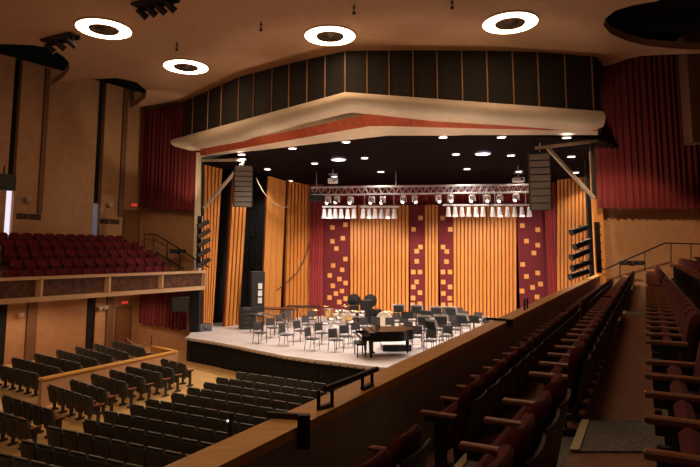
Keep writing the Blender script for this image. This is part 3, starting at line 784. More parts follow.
for i,x in enumerate(cans):
    q=tp(x,207.5,.2); CP.put(tuple(q),0,'pale downward par can, %s from the left in the left dozen under the truss'%ordn(i+1),'par cans under the truss')
    if i%3==1: spot((q.x,q.y-.2,q.z-.6),330,85,(1,.78,.58),(q.x,q.y+3.6,4.0))
cans=[448.9,455.7,462.6,469.4,476.7,483.6,493.4,500.3,508.3,515.4,522.7,530]
for i,x in enumerate(cans):
    q=tp(x,205.6,.2); CP.put(tuple(q),0,'pale downward par can, %s from the left in the right dozen under the truss'%ordn(i+1),'par cans under the truss')
    if i%3==1: spot((q.x,q.y-.2,q.z-.6),330,85,(1,.78,.58),(q.x,q.y+3.6,4.0))
for i,px in enumerate((416,432)):
    q=tp(px,198,.2); spot((q.x,q.y-.3,q.z-.6),260,85,(1,.78,.55),(q.x,q.y+3.2,2.0))
def mover():
    t=thing('moving_head_light','x','stage light')
    m1=MB(); m1.box((0,0,-.06),(.26,.2,.10),bev=.02); m1.build('base',M['canwhite'],t)
    m1=MB(); m1.box((-.16,0,-.24),(.04,.08,.30)); m1.box((.16,0,-.24),(.04,.08,.30)); m1.build('yoke',M['canwhite'],t)
    m1=MB(); m1.tube((.02,.1,-.20),(-.04,-.14,-.40),.12,.10,n=12,capmi=1); m1.build('head',[M['chrome'],M['lampglow']],t)
    return t
MP=Proto(mover)
mv=[(328,196,'white moving head light at the left end under the truss'),(337,195.5,'second moving head light from the truss left end'),(350.6,196,'moving head light above the gap of the left lamp bars'),(372,196,'moving head light left of the red glow on the backdrop'),(383,196,'moving head light right of the red glow on the backdrop'),(403.7,195,'lone moving head light just left of the truss centre'),(415,195,'lone moving head light at the truss centre'),(439,194.5,'tilted moving head light left of the right lamp bars'),(451,194,'moving head light over the start of the right lamp bars'),(473,194,'tilted moving head light over the middle right lamp bar'),(488,194,'moving head light over the gap of the right lamp bars'),(500.7,194,'moving head light second from the right loudspeaker'),(517,193,'moving head light nearest the right hanging loudspeaker')]
for i,(x,y,l) in enumerate(mv):
    q=tp(x,y,.2); MP.put((q.x,q.y,q.z),random.uniform(-.8,.8),l,'moving head lights on the truss')
# projectors hung above truss
def projector(px,py,d,label):
    q=PD(px,py,d); t=thing('hanging_projector',label,'projector',(q.x,q.y,q.z))
    m1=MB(); m1.box((0,0,.14),(.55,.45,.26),bev=.04); m1.build('body',M['canwhite'],t)
    m1=MB(); m1.tube((.1,-.22,.14),(.1,-.34,.14),.08,n=12); m1.build('lens_barrel',M['chrome'],t)
    m1=MB(); m1.tube((0,0,.27),(0,0,zsc(q.y)+.02-q.z),.03); m1.box((0,0,.5),(.5,.1,.05)); m1.build('pole_mount',M['alu'],t)
projector(333,183.5,30.6,'white projector on a ceiling pole above the truss left end')
projector(518.5,182.5,29.8,'white projector on a ceiling pole left of the right loudspeaker')
# ------------------------------------------------------------------ loudspeaker arrays and brackets
def line_array(px,ytop,ybot,d,wid,label,tilt):
    top=PD(px,ytop,d); bot=PD(px,ybot,d); H=top.z-bot.z; n=8
    t=thing('line_array_loudspeaker',label,'loudspeaker',(top.x,top.y,bot.z),tilt)
    hh=H/n
    for i in range(n):
        z=H-hh*(i+.5); y=.0+.004*(i**2)
        m1=MB(); m1.box((0,y,z),(wid,.5,hh*.94),rx=.012*i,bev=.02); m1.box((0,y-.26,z),(wid*.94,.03,hh*.82),mi=1)
        m1.build('cabinet',[M['ampdk'],M['amp']],t)
    for sx in (-1,1):
        m1=MB(); m1.box((sx*(wid/2+.02),.05,H/2),(.04,.12,H*1.0)); m1.build('rigging_rail',M['ampdk'],t)
    m1=MB(); m1.box((0,.0,H+.04),(wid*.9,.4,.07)); m1.build('top_frame',M['blackmetal'],t)
    return t
line_array(243.5,167,207,27.0,.86,'tall curved loudspeaker array hanging from the left bracket',.25)
line_array(539,154.5,210,22.3,.80,'tall curved loudspeaker array hanging from the right bracket',-.3)
def bracket(pts,label,d,matn):
    pv=[PD(x,y,dd) for x,y,dd in pts[0]]
    t=thing('speaker_bracket',label,'bracket',tuple(pv[1])); o=Vector(t.location)
    for nm,seg in zip(('horizontal_arm','wall_pole','diagonal_strut','hanging_chain'),pts[1]):
        a,b=PD(*seg[0]),PD(*seg[1]); m1=MB()
        if nm=='hanging_chain': m1.tube(a-o,b-o,.03)
        else: m1.beam(a-o,b-o,.12 if nm!='wall_pole' else .14)
        m1.build(nm,matn if nm!='wall_pole' else M['steel'],t)
bracket(([(202,160,28),(202,215,28)],[((200,160.5,28.2),(246,160,27)),((203,158,28.2),(202.5,216,28.2)),((204,208,28.1),(244,162,27.05)),((243.5,158,27),(243.5,166.5,27))]),'pale pipe bracket with diagonal strut holding the left loudspeaker',28,M['palepipe'])
bracket(([(594,141,23),(594,198,23)],[((536,148,22.3),(597,141,23.2)),((591.5,140,23.2),(594.5,199,23.2)),((548,148.5,22.4),(594,198,23.1)),((540,143,22.3),(539.5,154,22.3))]),'pale pipe bracket with diagonal strut holding the right loudspeaker',23,M['palepipe'])
# ------------------------------------------------------------------ side lighting ladders
def ladder(px,y0,y1,d,lights,label,flip,body):
    a=PD(px,y1,d); b=PD(px,y0,d)
    t=thing('lighting_ladder',label,'lighting ladder',tuple(a)); o=a
    m1=MB(); H=b.z-a.z
    m1.box((0,.08,H/2),(.20,.10,H)); [m1.box((0,0,H*(k+.5)/6),(.24,.09,.05)) for k in range(6)]; m1.build('mast',M['blackmetal'],t)

    for (xa,ya,xb,yb) in lights:
        p=PD(xa,ya,d-.3)-o; q=PD(xb,yb,d-.1)-o; m1=MB(); m1.tube(p,q,.115,.105,n=12); m1.tube(p,p+(p-q).normalized()*.1,.13,.14,n=12,mi=0)
        ob=m1.build('ellipsoidal_spotlight',body,t)
        y_=MB(); mid=(p+q)/2; y_.beam(mid+Vector((0,0,.14)),mid+Vector((0,.25,.14)),.03); y_.beam(mid,mid+Vector((0,0,.15)),.03); y_.build('clamp_yoke',M['blackmetal'],ob)
ladder(600,222,273,22.6,[(573,232,588,227),(576.5,246.5,591,240.7),(573,257,589,250.8),(574,267.8,590,261.9),(571.8,276.7,588,271.3)],'black ladder of five spotlights at the right edge of the stage',1,M['blackmetal'])
ladder(198,216,268,27.6,[(199.5,226,209,221.5),(200,236,210,230),(200,245,210,239),(200,255,210,249),(200,265,210,259)],'black ladder of silvery spotlights at the left edge of the stage',-1,M['steel'])
# ------------------------------------------------------------------ handrails
def handrail(posts_,rails,label):
    o=posts_[0][1]; t=thing('handrail',label,'handrail',tuple(o))
    for a,b in posts_:
        m1=MB(); m1.tube(a-o,b-o,.022); m1.build('post',M['blackmetal'],t)
    for rl in rails:
        m1=MB(); m1.path([p-o for p in rl],.034); m1.build('rail',M['blackmetal'],t)
D=25.8
handrail([(PD(620,262.3,D),PD(620,276,D)),(PD(645,251.3,D),PD(645,270,D)),(PD(671,243,D),PD(671,268,D)),(PD(691,243.5,D),PD(691,262,D))],
  [[PD(603,270,D),PD(665,243,D),PD(700,244,D)],[PD(620,284,D),PD(634,278,D)]],'dark metal handrail climbing the steps before the right front wall')
def lfp(px,py): 
    q=ON(LF,px,py); return q+Vector((.5,-.75,0))
handrail([(lfp(140.5,234.7),lfp(140.5,249)),(lfp(149.6,235),lfp(149.6,250)),(lfp(162.5,242),lfp(162.5,258)),(lfp(174.6,249),lfp(174.6,266)),(lfp(188,257.5),lfp(188,268))],
  [[lfp(140.5,234.7),lfp(151.5,234.7),lfp(190,259),lfp(203,267)],[lfp(151.5,252),lfp(179,269)]],'dark metal handrail stepping down at the left balcony end')
def fixture(p,label,w=.9):
    t=thing('flood_light_unit',label,'stage light',tuple(p))
    m1=MB(); m1.box((0,0,.14),(w,.3,.2),bev=.03); m1.build('housing',M['blackmetal'],t)
    for i in range(3):
        m1=MB(); m1.tube((-w*.33+w*.33*i,-.14,.14),(-w*.33+w*.33*i,-.2,.12),.08,n=10); m1.build('lamp_hood',M['ampdk'],t)
    m1=MB(); m1.box((0,0,.02),(.1,.1,.05)); m1.build('foot',M['blackmetal'],t)
fixture(PD(632,266,D-.25),'long black flood light unit on the rail at right',1.0)
fixture(lfp(174,254)+Vector((0,-.2,0)),'long black flood light unit on the left balcony handrail',.75)
# ------------------------------------------------------------------ doors, exit signs
def door_on(pl,x0,x1,yt,zfloor,nin,name,num):
    a,b=ON(pl,x0,yt),ON(pl,x1,yt); z1=a.z; dd=(XY(b)-XY(a)).normalized(); side=-nin
    mb=MB(); A,B=XY(a),XY(b)
    wallbox(pl,A,B,zfloor,z1,.04,off=-.05,side=nin,mb=mb)
    o=struct('door_%d'%num,mb,M['door'])
    f=MB()
    wallbox(pl,A-dd*.12,A,zfloor,z1+.1,.07,off=-.08,side=nin,mb=f); wallbox(pl,B,B+dd*.12,zfloor,z1+.1,.07,off=-.08,side=nin,mb=f)
    wallbox(pl,A-dd*.12,B+dd*.12,z1,z1+.12,.08,off=-.085,side=nin,mb=f); f.build('door_frame',M['brownfin'],o)
    h=MB(); q=A.lerp(B,.12)-nin*.1; h.tube((q.x,q.y,zfloor+1.0),(q.x,q.y,zfloor+1.12),.03,n=8); h.build('door_handle',M['chrome'],o)
    for ch in o.children: pass
zfl=ON(LW,130,243.5).z
door_on(LW,125,138.5,212,LZ[3],n_out,'d',1)
door_on(LW,117.5,129.5,309,TZ,n_out,'d',2)
def exit_sign(p,dirv,nrm,label,w=.42):
    t=thing('exit_sign',label,'exit sign',tuple(p),math.atan2(dirv.y,dirv.x))
    m1=MB(); m1.box((0,.03,.1),(w,.06,.2),bev=.01); m1.build('sign_box',M['exitbox'],t)
    cu=bpy.data.curves.new('exit_text','FONT'); cu.body='EXIT'; cu.size=.19; cu.align_x='CENTER'; cu.align_y='CENTER'; cu.extrude=.004
    to=bpy.data.objects.new('exit_text',cu); me=bpy.data.meshes.new_from_object(to); me.materials.clear(); me.materials.append(M['exitred'])
    o=bpy.data.objects.new('exit_lettering',me); COL.objects.link(o); o.parent=t; o.location=(0,-.012,.1); o.rotation_euler=(math.pi/2,0,0)
    bpy.data.objects.remove(to)
un=wall_dir(LW)
exit_sign(ON(LW,133.5,207)+Vector((-n_out.x,-n_out.y,0))*.08,-un,n_out,'red lit EXIT sign above the left balcony door')
exit_sign(ON(LW,124,304.5)+Vector((-n_out.x,-n_out.y,0))*.08,-un,n_out,'red lit EXIT sign above the door under the balcony')
# vents, sconces on the left wall
def vent(px,py,label):
    p=ON(LW,px,py); t=thing('wall_vent',label,'vent',(p.x-n_out.x*.02,p.y-n_out.y*.02,p.z),math.atan2(-un.y,-un.x))
    for sx in (-.29,.29):
        m1=MB(); m1.box((sx,0,.13),(.52,.03,.26),bev=.008)
        for k in range(6): m1.box((sx-.2+.08*k,-.02,.13),(.03,.02,.2),mi=1)
        m1.build('grille',[M['black'],M['brownfin']],t)
vent(28.5,219.5,'twin dark wall vent near the bright slot window')
vent(109.5,224,'twin dark wall vent left of the balcony door')
def sconce(px,py,label,pl=LW):
    p=ON(pl,px,py); t=thing('wall_sconce',label,'wall lamp',(p.x-n_out.x*.02,p.y-n_out.y*.02,p.z),math.atan2(-un.y,-un.x))
    m1=MB(); m1.box((0,0,.12),(.16,.03,.24),bev=.01); m1.build('back_plate',M['brass'],t)
    m1=MB(); m1.lathe([(.02,.02),(.10,.06),(.14,.16),(.15,.24)],c=(0,-.16,0),n=14); m1.build('bowl',M['palepipe'],t)
    m1=MB(); m1.beam((0,-.01,.1),(0,-.1,.08),.03); m1.build('arm',M['brass'],t)
for x,y,l in ((26,203,'small brass bowl sconce beside the bright slot window'),(108,208,'small brass bowl sconce above the second vent'),(18.5,318,'small pale sconce on the lower wall near the left edge'),(98,311,'left of a pair of small sconces under the balcony'),(103.5,310,'right of a pair of small sconces under the balcony')): sconce(x,y,l)
# dark tall slots in the lower wall
for k,(xa,xb) in enumerate(((-4,5.5),(86,91.8))):
    a,b=ON(LW,xa,330),ON(LW,xb,330); mb=MB(); wallbox(LW,XY(b),XY(a),TZ,3.15,.04,off=-.045,side=n_out,mb=mb); struct('window_%d'%(k+3),mb,M['black'])
# rope barrier on terrace
def rope():
    a=PD(125,352,27.6); b=PD(151,352,27.4); a.z=b.z=TZ
    for q,l in ((a,'slim rope barrier post nearer the door under the balcony'),(b,'slim rope barrier post nearer the stage')):
        t=thing('barrier_post',l,'barrier post',tuple(q))
        m1=MB(); m1.lathe([(.001,.03),(.15,.02),(.16,0)],n=16); m1.build('base',M['steel'],t)
        m1=MB(); m1.tube((0,0,.02),(0,0,.98),.022); m1.lathe([(.03,.96),(.04,1.0),(.001,1.03)],n=10); m1.build('pole',M['steel'],t)
    pts=[a.lerp(b,i/10)+Vector((0,0,.92-.35*(1-((i-5)/5)**2))) for i in range(11)]
    m1=MB(); m1.path(pts,.022); solo('barrier_rope',m1,M['palepipe'],'pale rope sagging between two barrier posts','rope')
rope()
# speakers at left: under balcony, hanging at far left
def box_speaker(p,dims,label,rz=0):
    t=thing('loudspeaker_box',label,'loudspeaker',tuple(p),rz)
    m1=MB(); m1.box((0,0,dims[2]/2),dims,bev=.03); m1.build('cabinet',M['blackmetal'],t)
    m1=MB(); m1.box((0,-dims[1]/2-.01,dims[2]/2),(dims[0]*.85,.02,dims[2]*.85)); m1.build('grille',M['ampdk'],t)
    m1=MB(); m1.beam((0,0,dims[2]),(0,0,dims[2]+.3),.06); m1.build('hanger',M['blackmetal'],t)
p=PD(180,308,27.0); box_speaker(Vector((p.x,p.y,zbm-.95)),(.85,.6,.68),'black loudspeaker hung under the left balcony before the dark curtain',.3)
p=PD(3,190,19.5); box_speaker(p,(.75,.5,.55),'black loudspeaker hanging at the far left edge',.5)
# ------------------------------------------------------------------ brackets and rails on right parapet cap
def capw(px,py): return PZ(px,py,ZP)
def cap_bar():
    t=thing('parapet_lamp_pipe','black pipe carried outside the parapet on two small U brackets','pipe rail',tuple(PZ(325,408,ZP)))
    o=Vector(t.location); up=Vector((0,0,.13)); B=[PZ(318.5,410,ZP),PZ(332,405.6,ZP),PZ(362.5,390,ZP),PZ(372,385.5,ZP)]
    for b_ in B:
        m1=MB(); m1.beam(b_-o,b_+up-o,.025); m1.build('upright',M['blackmetal'],t)
    for i in (0,2):
        m1=MB(); m1.beam(B[i]+Vector((0,0,.012))-o,B[i+1]+Vector((0,0,.012))-o,.035,.024); m1.build('foot_plate',M['blackmetal'],t)
    e=PZ(377,369,ZP+.13); s0=B[1]+up; dv=(e-s0)
    m1=MB(); m1.tube(s0-dv*.12-o,e-o,.022); m1.build('pipe',M['blackmetal'],t)
    for i in (1,3):
        k=(XY(B[i])-XY(s0)).length/XY(dv).length; q_=s0+dv*k
        m1=MB(); m1.beam(B[i]+up-o,q_-o+Vector((.001,0,0)),.02); m1.build('link_arm',M['blackmetal'],t)
cap_bar()
IFACE=(tuple(rc(-2.24,0)),tuple(rc(-2.24,20)))
def clampL(pa,pb,pc,plate,label,wd):
    a=PZ(*pa,ZP+.02); b=PZ(*pb,ZP+.02); t=thing('parapet_clamp',label,'bracket',tuple(a)); o=a
    m1=MB(); m1.beam(a-o,b-o,.03,.035); m1.build('arm',M['blackmetal'],t)
    top=ON((tuple(rc(-2.155,0)),tuple(rc(-2.155,20))),*pc); m1=MB(); m1.beam(a-o,Vector((top.x,top.y,ZP+.02))-o,.03,.035); m1.beam(top-o+Vector((0,0,.01)),top-o-Vector((0,0,plate)),wd,.05); m1.build('clamp_plate',M['blackmetal'],t)
clampL((303,416.5),(267,414.5),(304,416),.19,'black bracket clamped over the oak cap nearest the viewer',.075)
clampL((508,320),(486,318.5),(509,320),.10,'black bracket clamped over the oak cap halfway to the stage',.10)
def clampU(Y,label):
    q=Vector((*rc(-2.3,Y),ZP)); t=thing('cap_bracket',label,'bracket',tuple(q)); o=q
    for dy in (-.12,.12):
        m1=MB(); m1.beam(Vector((*rc(-2.3,Y+dy),ZP))-o,Vector((*rc(-2.3,Y+dy),ZP+.2))-o,.03); m1.build('prong',M['blackmetal'],t)
clampU(10.6,'small two-pronged black bracket far along the oak cap')
# post light just outside the parapet
OF=(tuple(rc(-2.72,0)),tuple(rc(-2.72,20)))
pb_=ON(OF,230,441); pt_=ON(OF,230,413)
t=thing('outer_lamp_post','short black post lamp just outside the parapet with a white tip','lamp',tuple(pb_))
m1=MB(); m1.tube((0,0,0),(0,0,pt_.z-pb_.z),.02); m1.build('post',M['blackmetal'],t)
m1=MB(); m1.tube((-.012,-.02,.13),(-.014,-.028,.13),.007,n=8); m1.build('lens',mat('small_white_lamp',(1,1,1),.4,emit=(1,1,1),estr=1.0),t)
m1=MB(); m1.beam((0,0,.02),Vector((*rc(-2.44,pb_.y),pb_.z+.02))-pb_,.02); m1.build('bracket_arm',M['blackmetal'],t)
p=ON(IFACE,351,413); t=thing('parapet_lamp','small round lamp with bright glint on the inner parapet face','wall lamp',tuple(p),AR-math.pi)
m1=MB(); m1.lathe([(.001,-.04),(.03,-.035),(.042,-.01),(.042,.01),(.03,.03),(.001,.035)],c=(0,-.07,0),n=14); m1.build('globe',M['chrome'],t)
m1=MB(); m1.box((0,-.017,.0),(.08,.03,.10),bev=.01); m1.build('back_plate',M['blackmetal'],t)
p=ON(IFACE,346.5,438)
m1=MB(); m1.box((0,-.008,.04),(.06,.012,.09),bev=.004); m1.box((0,-.016,.04),(.03,.01,.03),mi=1)
o=m1.build('outlet_cover',[M['ampdk'],M['black']]); o.location=p; o.rotation_euler[2]=AR-math.pi; tag(o,'small dark outlet cover low on the inner parapet face','outlet')
# ------------------------------------------------------------------ stage furniture
def chair_make():
    t=thing('orchestra_chair','x','chair')
    m1=MB(); m1.box((0,0,.445),(.44,.42,.05),bev=.02); m1.build('seat',M['chairfab'],t)
    m1=MB(); m1.box((0,-.235,.70),(.42,.035,.34),rx=.14,bev=.012); m1.build('backrest',M['chairfab'],t)
    for sx in (-1,1):
        m1=MB(); m1.tube((sx*.20,.18,.43),(sx*.21,.22,0),.014,n=6); m1.build('leg',M['chair'],t)
        m1=MB(); m1.tube((sx*.20,-.20,.42),(sx*.21,-.26,0),.014,n=6); m1.tube((sx*.2,-.20,.42),(sx*.2,-.245,.6),.014,n=6); m1.build('leg',M['chair'],t)
    m1=MB(); m1.tube((-.2,.19,.16),(.2,.19,.16),.008,n=5); m1.build('stretcher',M['chair'],t)
    return t
SCp=Proto(chair_make)
def stand_make():
    t=thing('music_stand','x','music stand')
    m1=MB()
    for k in range(3):
        a=k*2.094+.5; m1.tube((0,0,.14),(.26*math.cos(a),.26*math.sin(a),.01),.012,n=5)
    m1.build('tripod_base',M['chair'],t)
    m1=MB(); m1.tube((0,0,.05),(0,0,1.05),.013,n=6); m1.build('pole',M['chair'],t)
    m1=MB(); m1.box((0,.02,1.14),(.50,.02,.34),rx=-.35); m1.box((0,-.05,.985),(.50,.06,.015)); m1.build('desk',M['chair'],t)
    return t
MS=Proto(stand_make)
front=PZ(425,352,ZS)
COND=Vector((1.9,20.6))
def face_to(p,tgt): d_=Vector(tgt)-XY(p); return math.atan2(d_.y,d_.x)-math.pi/2
chairs=[(260,344),(272.5,338.5),(286.5,346.5),(300.5,342),(312.5,351),(322,344.5),(336,352.5),(346.5,348),(357.5,344),(282,334),(308,335),
 (290,328.5),(312,329),
 (417,349),(430,353.5),(446,348),(440,341),(427,341.5),(407,343.5),(456,340.5),(466,336),(452,334),(437,334.5),(421,335),(404,336),(391,338),(478,331),(464,329.5),(446,329),(430,329.5),(412,330.5),(396,332),(376,337.5),(365,338),(458,325),(440,324.5),(422,325.5)]
for i,(x,y) in enumerate(chairs):
    p=PZ(x,y-1,ZS); a=face_to(p,COND)+random.uniform(-.25,.25)
    side='left group' if x<362 else 'group behind the piano'
    ref=[c for c in chairs if (c[0]<362)==(x<362)]
    lr=sorted(ref,key=lambda c:c[0]).index((x,y))+1
    SCp.put(tuple(p),a,'black orchestra chair, %s counting from the left, in the %s on stage'%(ordn(lr),side),'black orchestra chairs on stage')
STA=[]
stands=[(398.7,309.4),(407.4,315.6),(416.6,310),(425.7,314.7),(436,311.7),(450.9,312),(424,321.5),(431,326),(473.7,319.7),(487,323.5),(462,320),(441,321)]
for i,(x,y) in enumerate(stands):
    yy=y+ (0 if False else 0)
    # desk height 1.14 above the floor
    p=PZ(x,y,ZS+1.12); p.z=ZS
    if p.y>34.2: 
        p=PD(x,y,34.0); p.z=ZS
    lr=sorted(stands,key=lambda c:c[0]).index((x,y))+1
    STA.append(face_to(p,COND)+math.pi+random.uniform(-.5,.5)) if False else STA.append(face_to(p,COND)+random.uniform(-.4,.4))
    MS.put(tuple(p),STA[-1],'black music stand, %s counting from the left across the stage'%ordn(lr),'black music stands on stage')
def sheet_make():
    m1=MB(); m1.box((-.155,-.01,.15),(.30,.012,.30),rx=-.35); m1.box((.155,-.01,.15),(.30,.012,.30),rx=-.35)
    o=m1.build('sheet_music',M['whitecloth']); tag(o,'x','sheet music'); return o
SHP=Proto(sheet_make)
for i in (0,2,4,5,6,7,9,10,11):
    x,y=stands[i]; p=PZ(x,y,ZS+1.12); 
    if p.y>34.2: p=PD(x,y,34.0)
    a=STA[i]; f_=Vector((-math.sin(a),math.cos(a)))
    lr=sorted(stands,key=lambda c:c[0]).index((x,y))+1
    SHP.put((p.x-f_.x*.03,p.y-f_.y*.03,ZS+1.09),a,'open white sheet music on the %s music stand from the left'%ordn(lr),'sheet music on the stands')
# grand piano
pp=PZ(388,355,ZS)
def piano():
    t=thing('grand_piano','black grand piano with closed lid at the front of the stage','grand piano',(pp.x,pp.y,ZS),math.radians(-90+8))
    K=.50
    # local: keyboard at -Y , tail +Y ; rotate so that the tail points right
    out=[(-.76,-1.1),(.76,-1.1),(.76,.15),(.70,.45),(.52,.75),(.42,1.0),(.36,1.25),(.22,1.45),(-.05,1.55),(-.40,1.52),(-.66,1.35),(-.76,1.1)]
    out=[(x,y*K if y>0 else y) for x,y in out]; out=[(x,y+.25) for x,y in out]
    m1=MB(); m1.prism(out,.62,.95); m1.build('case',M['piano'],t)
    lid=[(x*1.015,y if y>-.6 else -.60) for x,y in out]
    m1=MB(); m1.prism(lid,.955,.985); m1.build('lid',M['piano'],t)
    m1=MB(); m1.box((0,-.99,.70),(1.50,.30,.08),bev=.01); m1.box((-.73,-.97,.77),(.08,.34,.16),bev=.01); m1.box((.73,-.97,.77),(.08,.34,.16),bev=.01); kb=m1.build('key_bed',M['piano'],t)
    m1=MB(); m1.box((0,-1.02,.752),(1.3,.16,.02)); m1.build('white_keys',M['ivory'],kb)
    m1=MB()
    for i in range(36):
        if i%7 in (2,6): continue
        m1.box((-.62+.0345*i,-.985,.772),(.012,.09,.02))
    m1.build('black_keys',M['piano'],kb)
    for x,y in ((-.62,-.78),(.62,-.78),(-.2,.82)):
        m1=MB(); m1.tube((x,y,.63),(x,y,.08),.085,.05,n=10); m1.tube((x,y,.08),(x,y,.02),.035,n=8); m1.build('leg',M['piano'],t)
    m1=MB(); m1.beam((-.08,-.6,.63),(-.05,-.6,.14),.03); m1.beam((.08,-.6,.63),(.05,-.6,.14),.03); m1.box((0,-.62,.12),(.26,.16,.06)); lyre=m1.build('pedal_lyre',M['piano'],t)
    for x in (-.07,0,.07):
        m1=MB(); m1.box((x,-.74,.08),(.025,.12,.015)); m1.build('pedal',M['brass'],lyre)
    m1=MB(); m1.box((0,-.40,1.08),(.7,.02,.22),rx=-.25); m1.build('music_desk',M['piano'],t)
piano()
q=PZ(360,355.5,ZS); t=thing('piano_bench','black piano bench at the keyboard end of the piano','bench',tuple(q),math.radians(-82))
m1=MB(); m1.box((0,0,.47),(.78,.38,.08),bev=.02); m1.build('seat',M['chair'],t)
for x in(-.34,.34):
    for y in(-.15,.15):
        m1=MB(); m1.beam((x,y,0),(x,y,.44),.045); m1.build('leg',M['chair'],t)
q=PZ(396,360.5,ZS); q=Vector((pp.x+.40,pp.y+1.35,ZS)); t=thing('conductor_podium','low square podium with pale top behind the piano','podium',tuple(q),.05)
m1=MB(); m1.box((0,0,.12),(1.15,1.05,.24)); m1.build('base',M['blackmetal'],t)
m1=MB(); m1.box((0,0,.255),(1.2,1.1,.03)); m1.build('top',M['whitecloth'],t)
# percussion: keyboard instruments at left rear
def mallet(px,py,L,rz,label,bm):
    p=PZ(px,py,ZS); t=thing('mallet_keyboard',label,'percussion keyboard',tuple(p),rz)
    m1=MB(); 
    n=int(L/.055)
    for i in range(n):
        x=-L/2+L*i/n+.02; ln_=.42-.2*i/n; m1.box((x,-.14,.90),(.045,ln_,.022))
        if i%7 not in (2,6): m1.box((x+.027,.22,.92),(.04,ln_*.8,.022))
    m1.build('bars',bm,t)
    m1=MB(); m1.beam((-L/2-.05,-.36,.86),(L/2+.05,-.24,.86),.04); m1.beam((-L/2-.05,.42,.86),(L/2+.05,.30,.86),.04); m1.build('frame',M['chair'],t)
    m1=MB()
    for i in range(0,n,2):
        x=-L/2+L*i/n; m1.tube((x,0,.86),(x,0,.86-.45+.3*i/n),.02,n=6)
    m1.build('resonators',M['brass'],t)
    for x in(-L/2,L/2):
        for y in(-.3,.35):
            m1=MB(); m1.beam((x,y,0),(x,y*.9,.86),.04); m1.build('leg',M['chair'],t)
mallet(277,325,2.1,-.25,'marimba with red-brown bars at the left rear of the stage',M['walnut'])
mallet(303,322.5,1.9,-.15,'xylophone with dark bars right of the marimba',M['chair'])
mallet(262,333,1.2,-.9,'small glockenspiel table by the left wings',M['chrome'])
def timp(px,py,r,label):
    p=PZ(px,py,ZS); t=thing('timpani_drum',label,'kettle drum',tuple(p))
    m1=MB(); m1.lathe([(.10,.25),(r*.7,.32),(r*.95,.50),(r,.75)],n=20); m1.build('kettle',M['brass'],t)
    m1=MB(); m1.lathe([(.001,.765),(r*.97,.765)],n=20); m1.build('drumhead',M['creamdrum'],t)
    m1=MB(); m1.lathe([(r+.02,.74),(r+.03,.78),(r-.01,.79)],n=20); m1.build('hoop',M['chrome'],t)
    for k in range(3):
        a=k*2.1; m1=MB(); m1.tube((r*math.cos(a),r*math.sin(a),.72),(r*.8*math.cos(a),r*.8*math.sin(a),.0),.02,n=6); m1.build('leg',M['chrome'],t)
timp(347,326,.36,'copper kettle drum in the middle behind the tom rack'); timp(338,324,.33,'copper kettle drum second from the xylophone'); timp(329,323,.30,'copper kettle drum beside the xylophone')
def disc(px,py,d,label):
    p=PD(px,py,d); t=thing('gong_stand',label,'gong',(p.x,p.y,ZS)); z=p.z-ZS; r=.36
    m1=MB(); R=Matrix.Rotation(math.pi/2-.15,3,'X'); m1.lathe([(.001,.02),(r*.35,.03),(r*.4,.0),(r*.9,0),(r,-.05)],c=(0,0,z),n=24,R=R); m1.build('disc',M['black'],t)
    m1=MB(); m1.lathe([(r+.015,-.05),(r+.03,-.02),(r+.015,.01),(r,-.02)],c=(0,0,z),n=24,R=R); m1.build('rim',M['steel'],t)
    m1=MB(); m1.tube((0,.06,0),(0,.06,z-r),.03,n=6); m1.tube((-.3,.06,.03),(.3,.06,.03),.025,n=6); m1.tube((0,-.2,.02),(0,.3,.02),.02,n=6); m1.build('stand',M['steel'],t)
disc(354,300.5,33,'round black disc on a stand, left of the pair at the stage rear'); disc(370.3,300.8,33,'round black disc on a stand, right of the pair at the stage rear')
p=PD(386,320,29.8); t=thing('bass_drum','upright bass drum with cream hoop at stage centre rear','bass drum',(p.x,p.y,ZS),-.5)
R=Matrix.Rotation(math.pi/2,3,'X')
zc_=p.z-ZS; 
m1=MB(); m1.lathe([(.42,-.2),(.42,.2)],c=(0,0,zc_),n=28,R=R); m1.build('shell',M['walnut'],t)
m1=MB(); m1.lathe([(.001,.19),(.41,.19)],c=(0,0,zc_),n=28,R=R); m1.lathe([(.001,-.19),(.41,-.19)],c=(0,0,zc_),n=28,R=R); m1.build('drumheads',M['creamdrum'],t)
for s_ in (-1,1):
    m1=MB(); m1.lathe([(.40,s_*.18),(.46,s_*.18),(.46,s_*.23),(.40,s_*.23)],c=(0,0,zc_),n=28,R=R); m1.build('hoop',M['creamdrum'],t)
for s_ in (-1,1):
    m1=MB(); m1.beam((s_*.38,-.15,zc_-.2),(s_*.42,-.2,0),.04); m1.beam((s_*.38,.15,zc_-.2),(s_*.42,.2,0),.04); m1.build('leg',M['chair'],t)
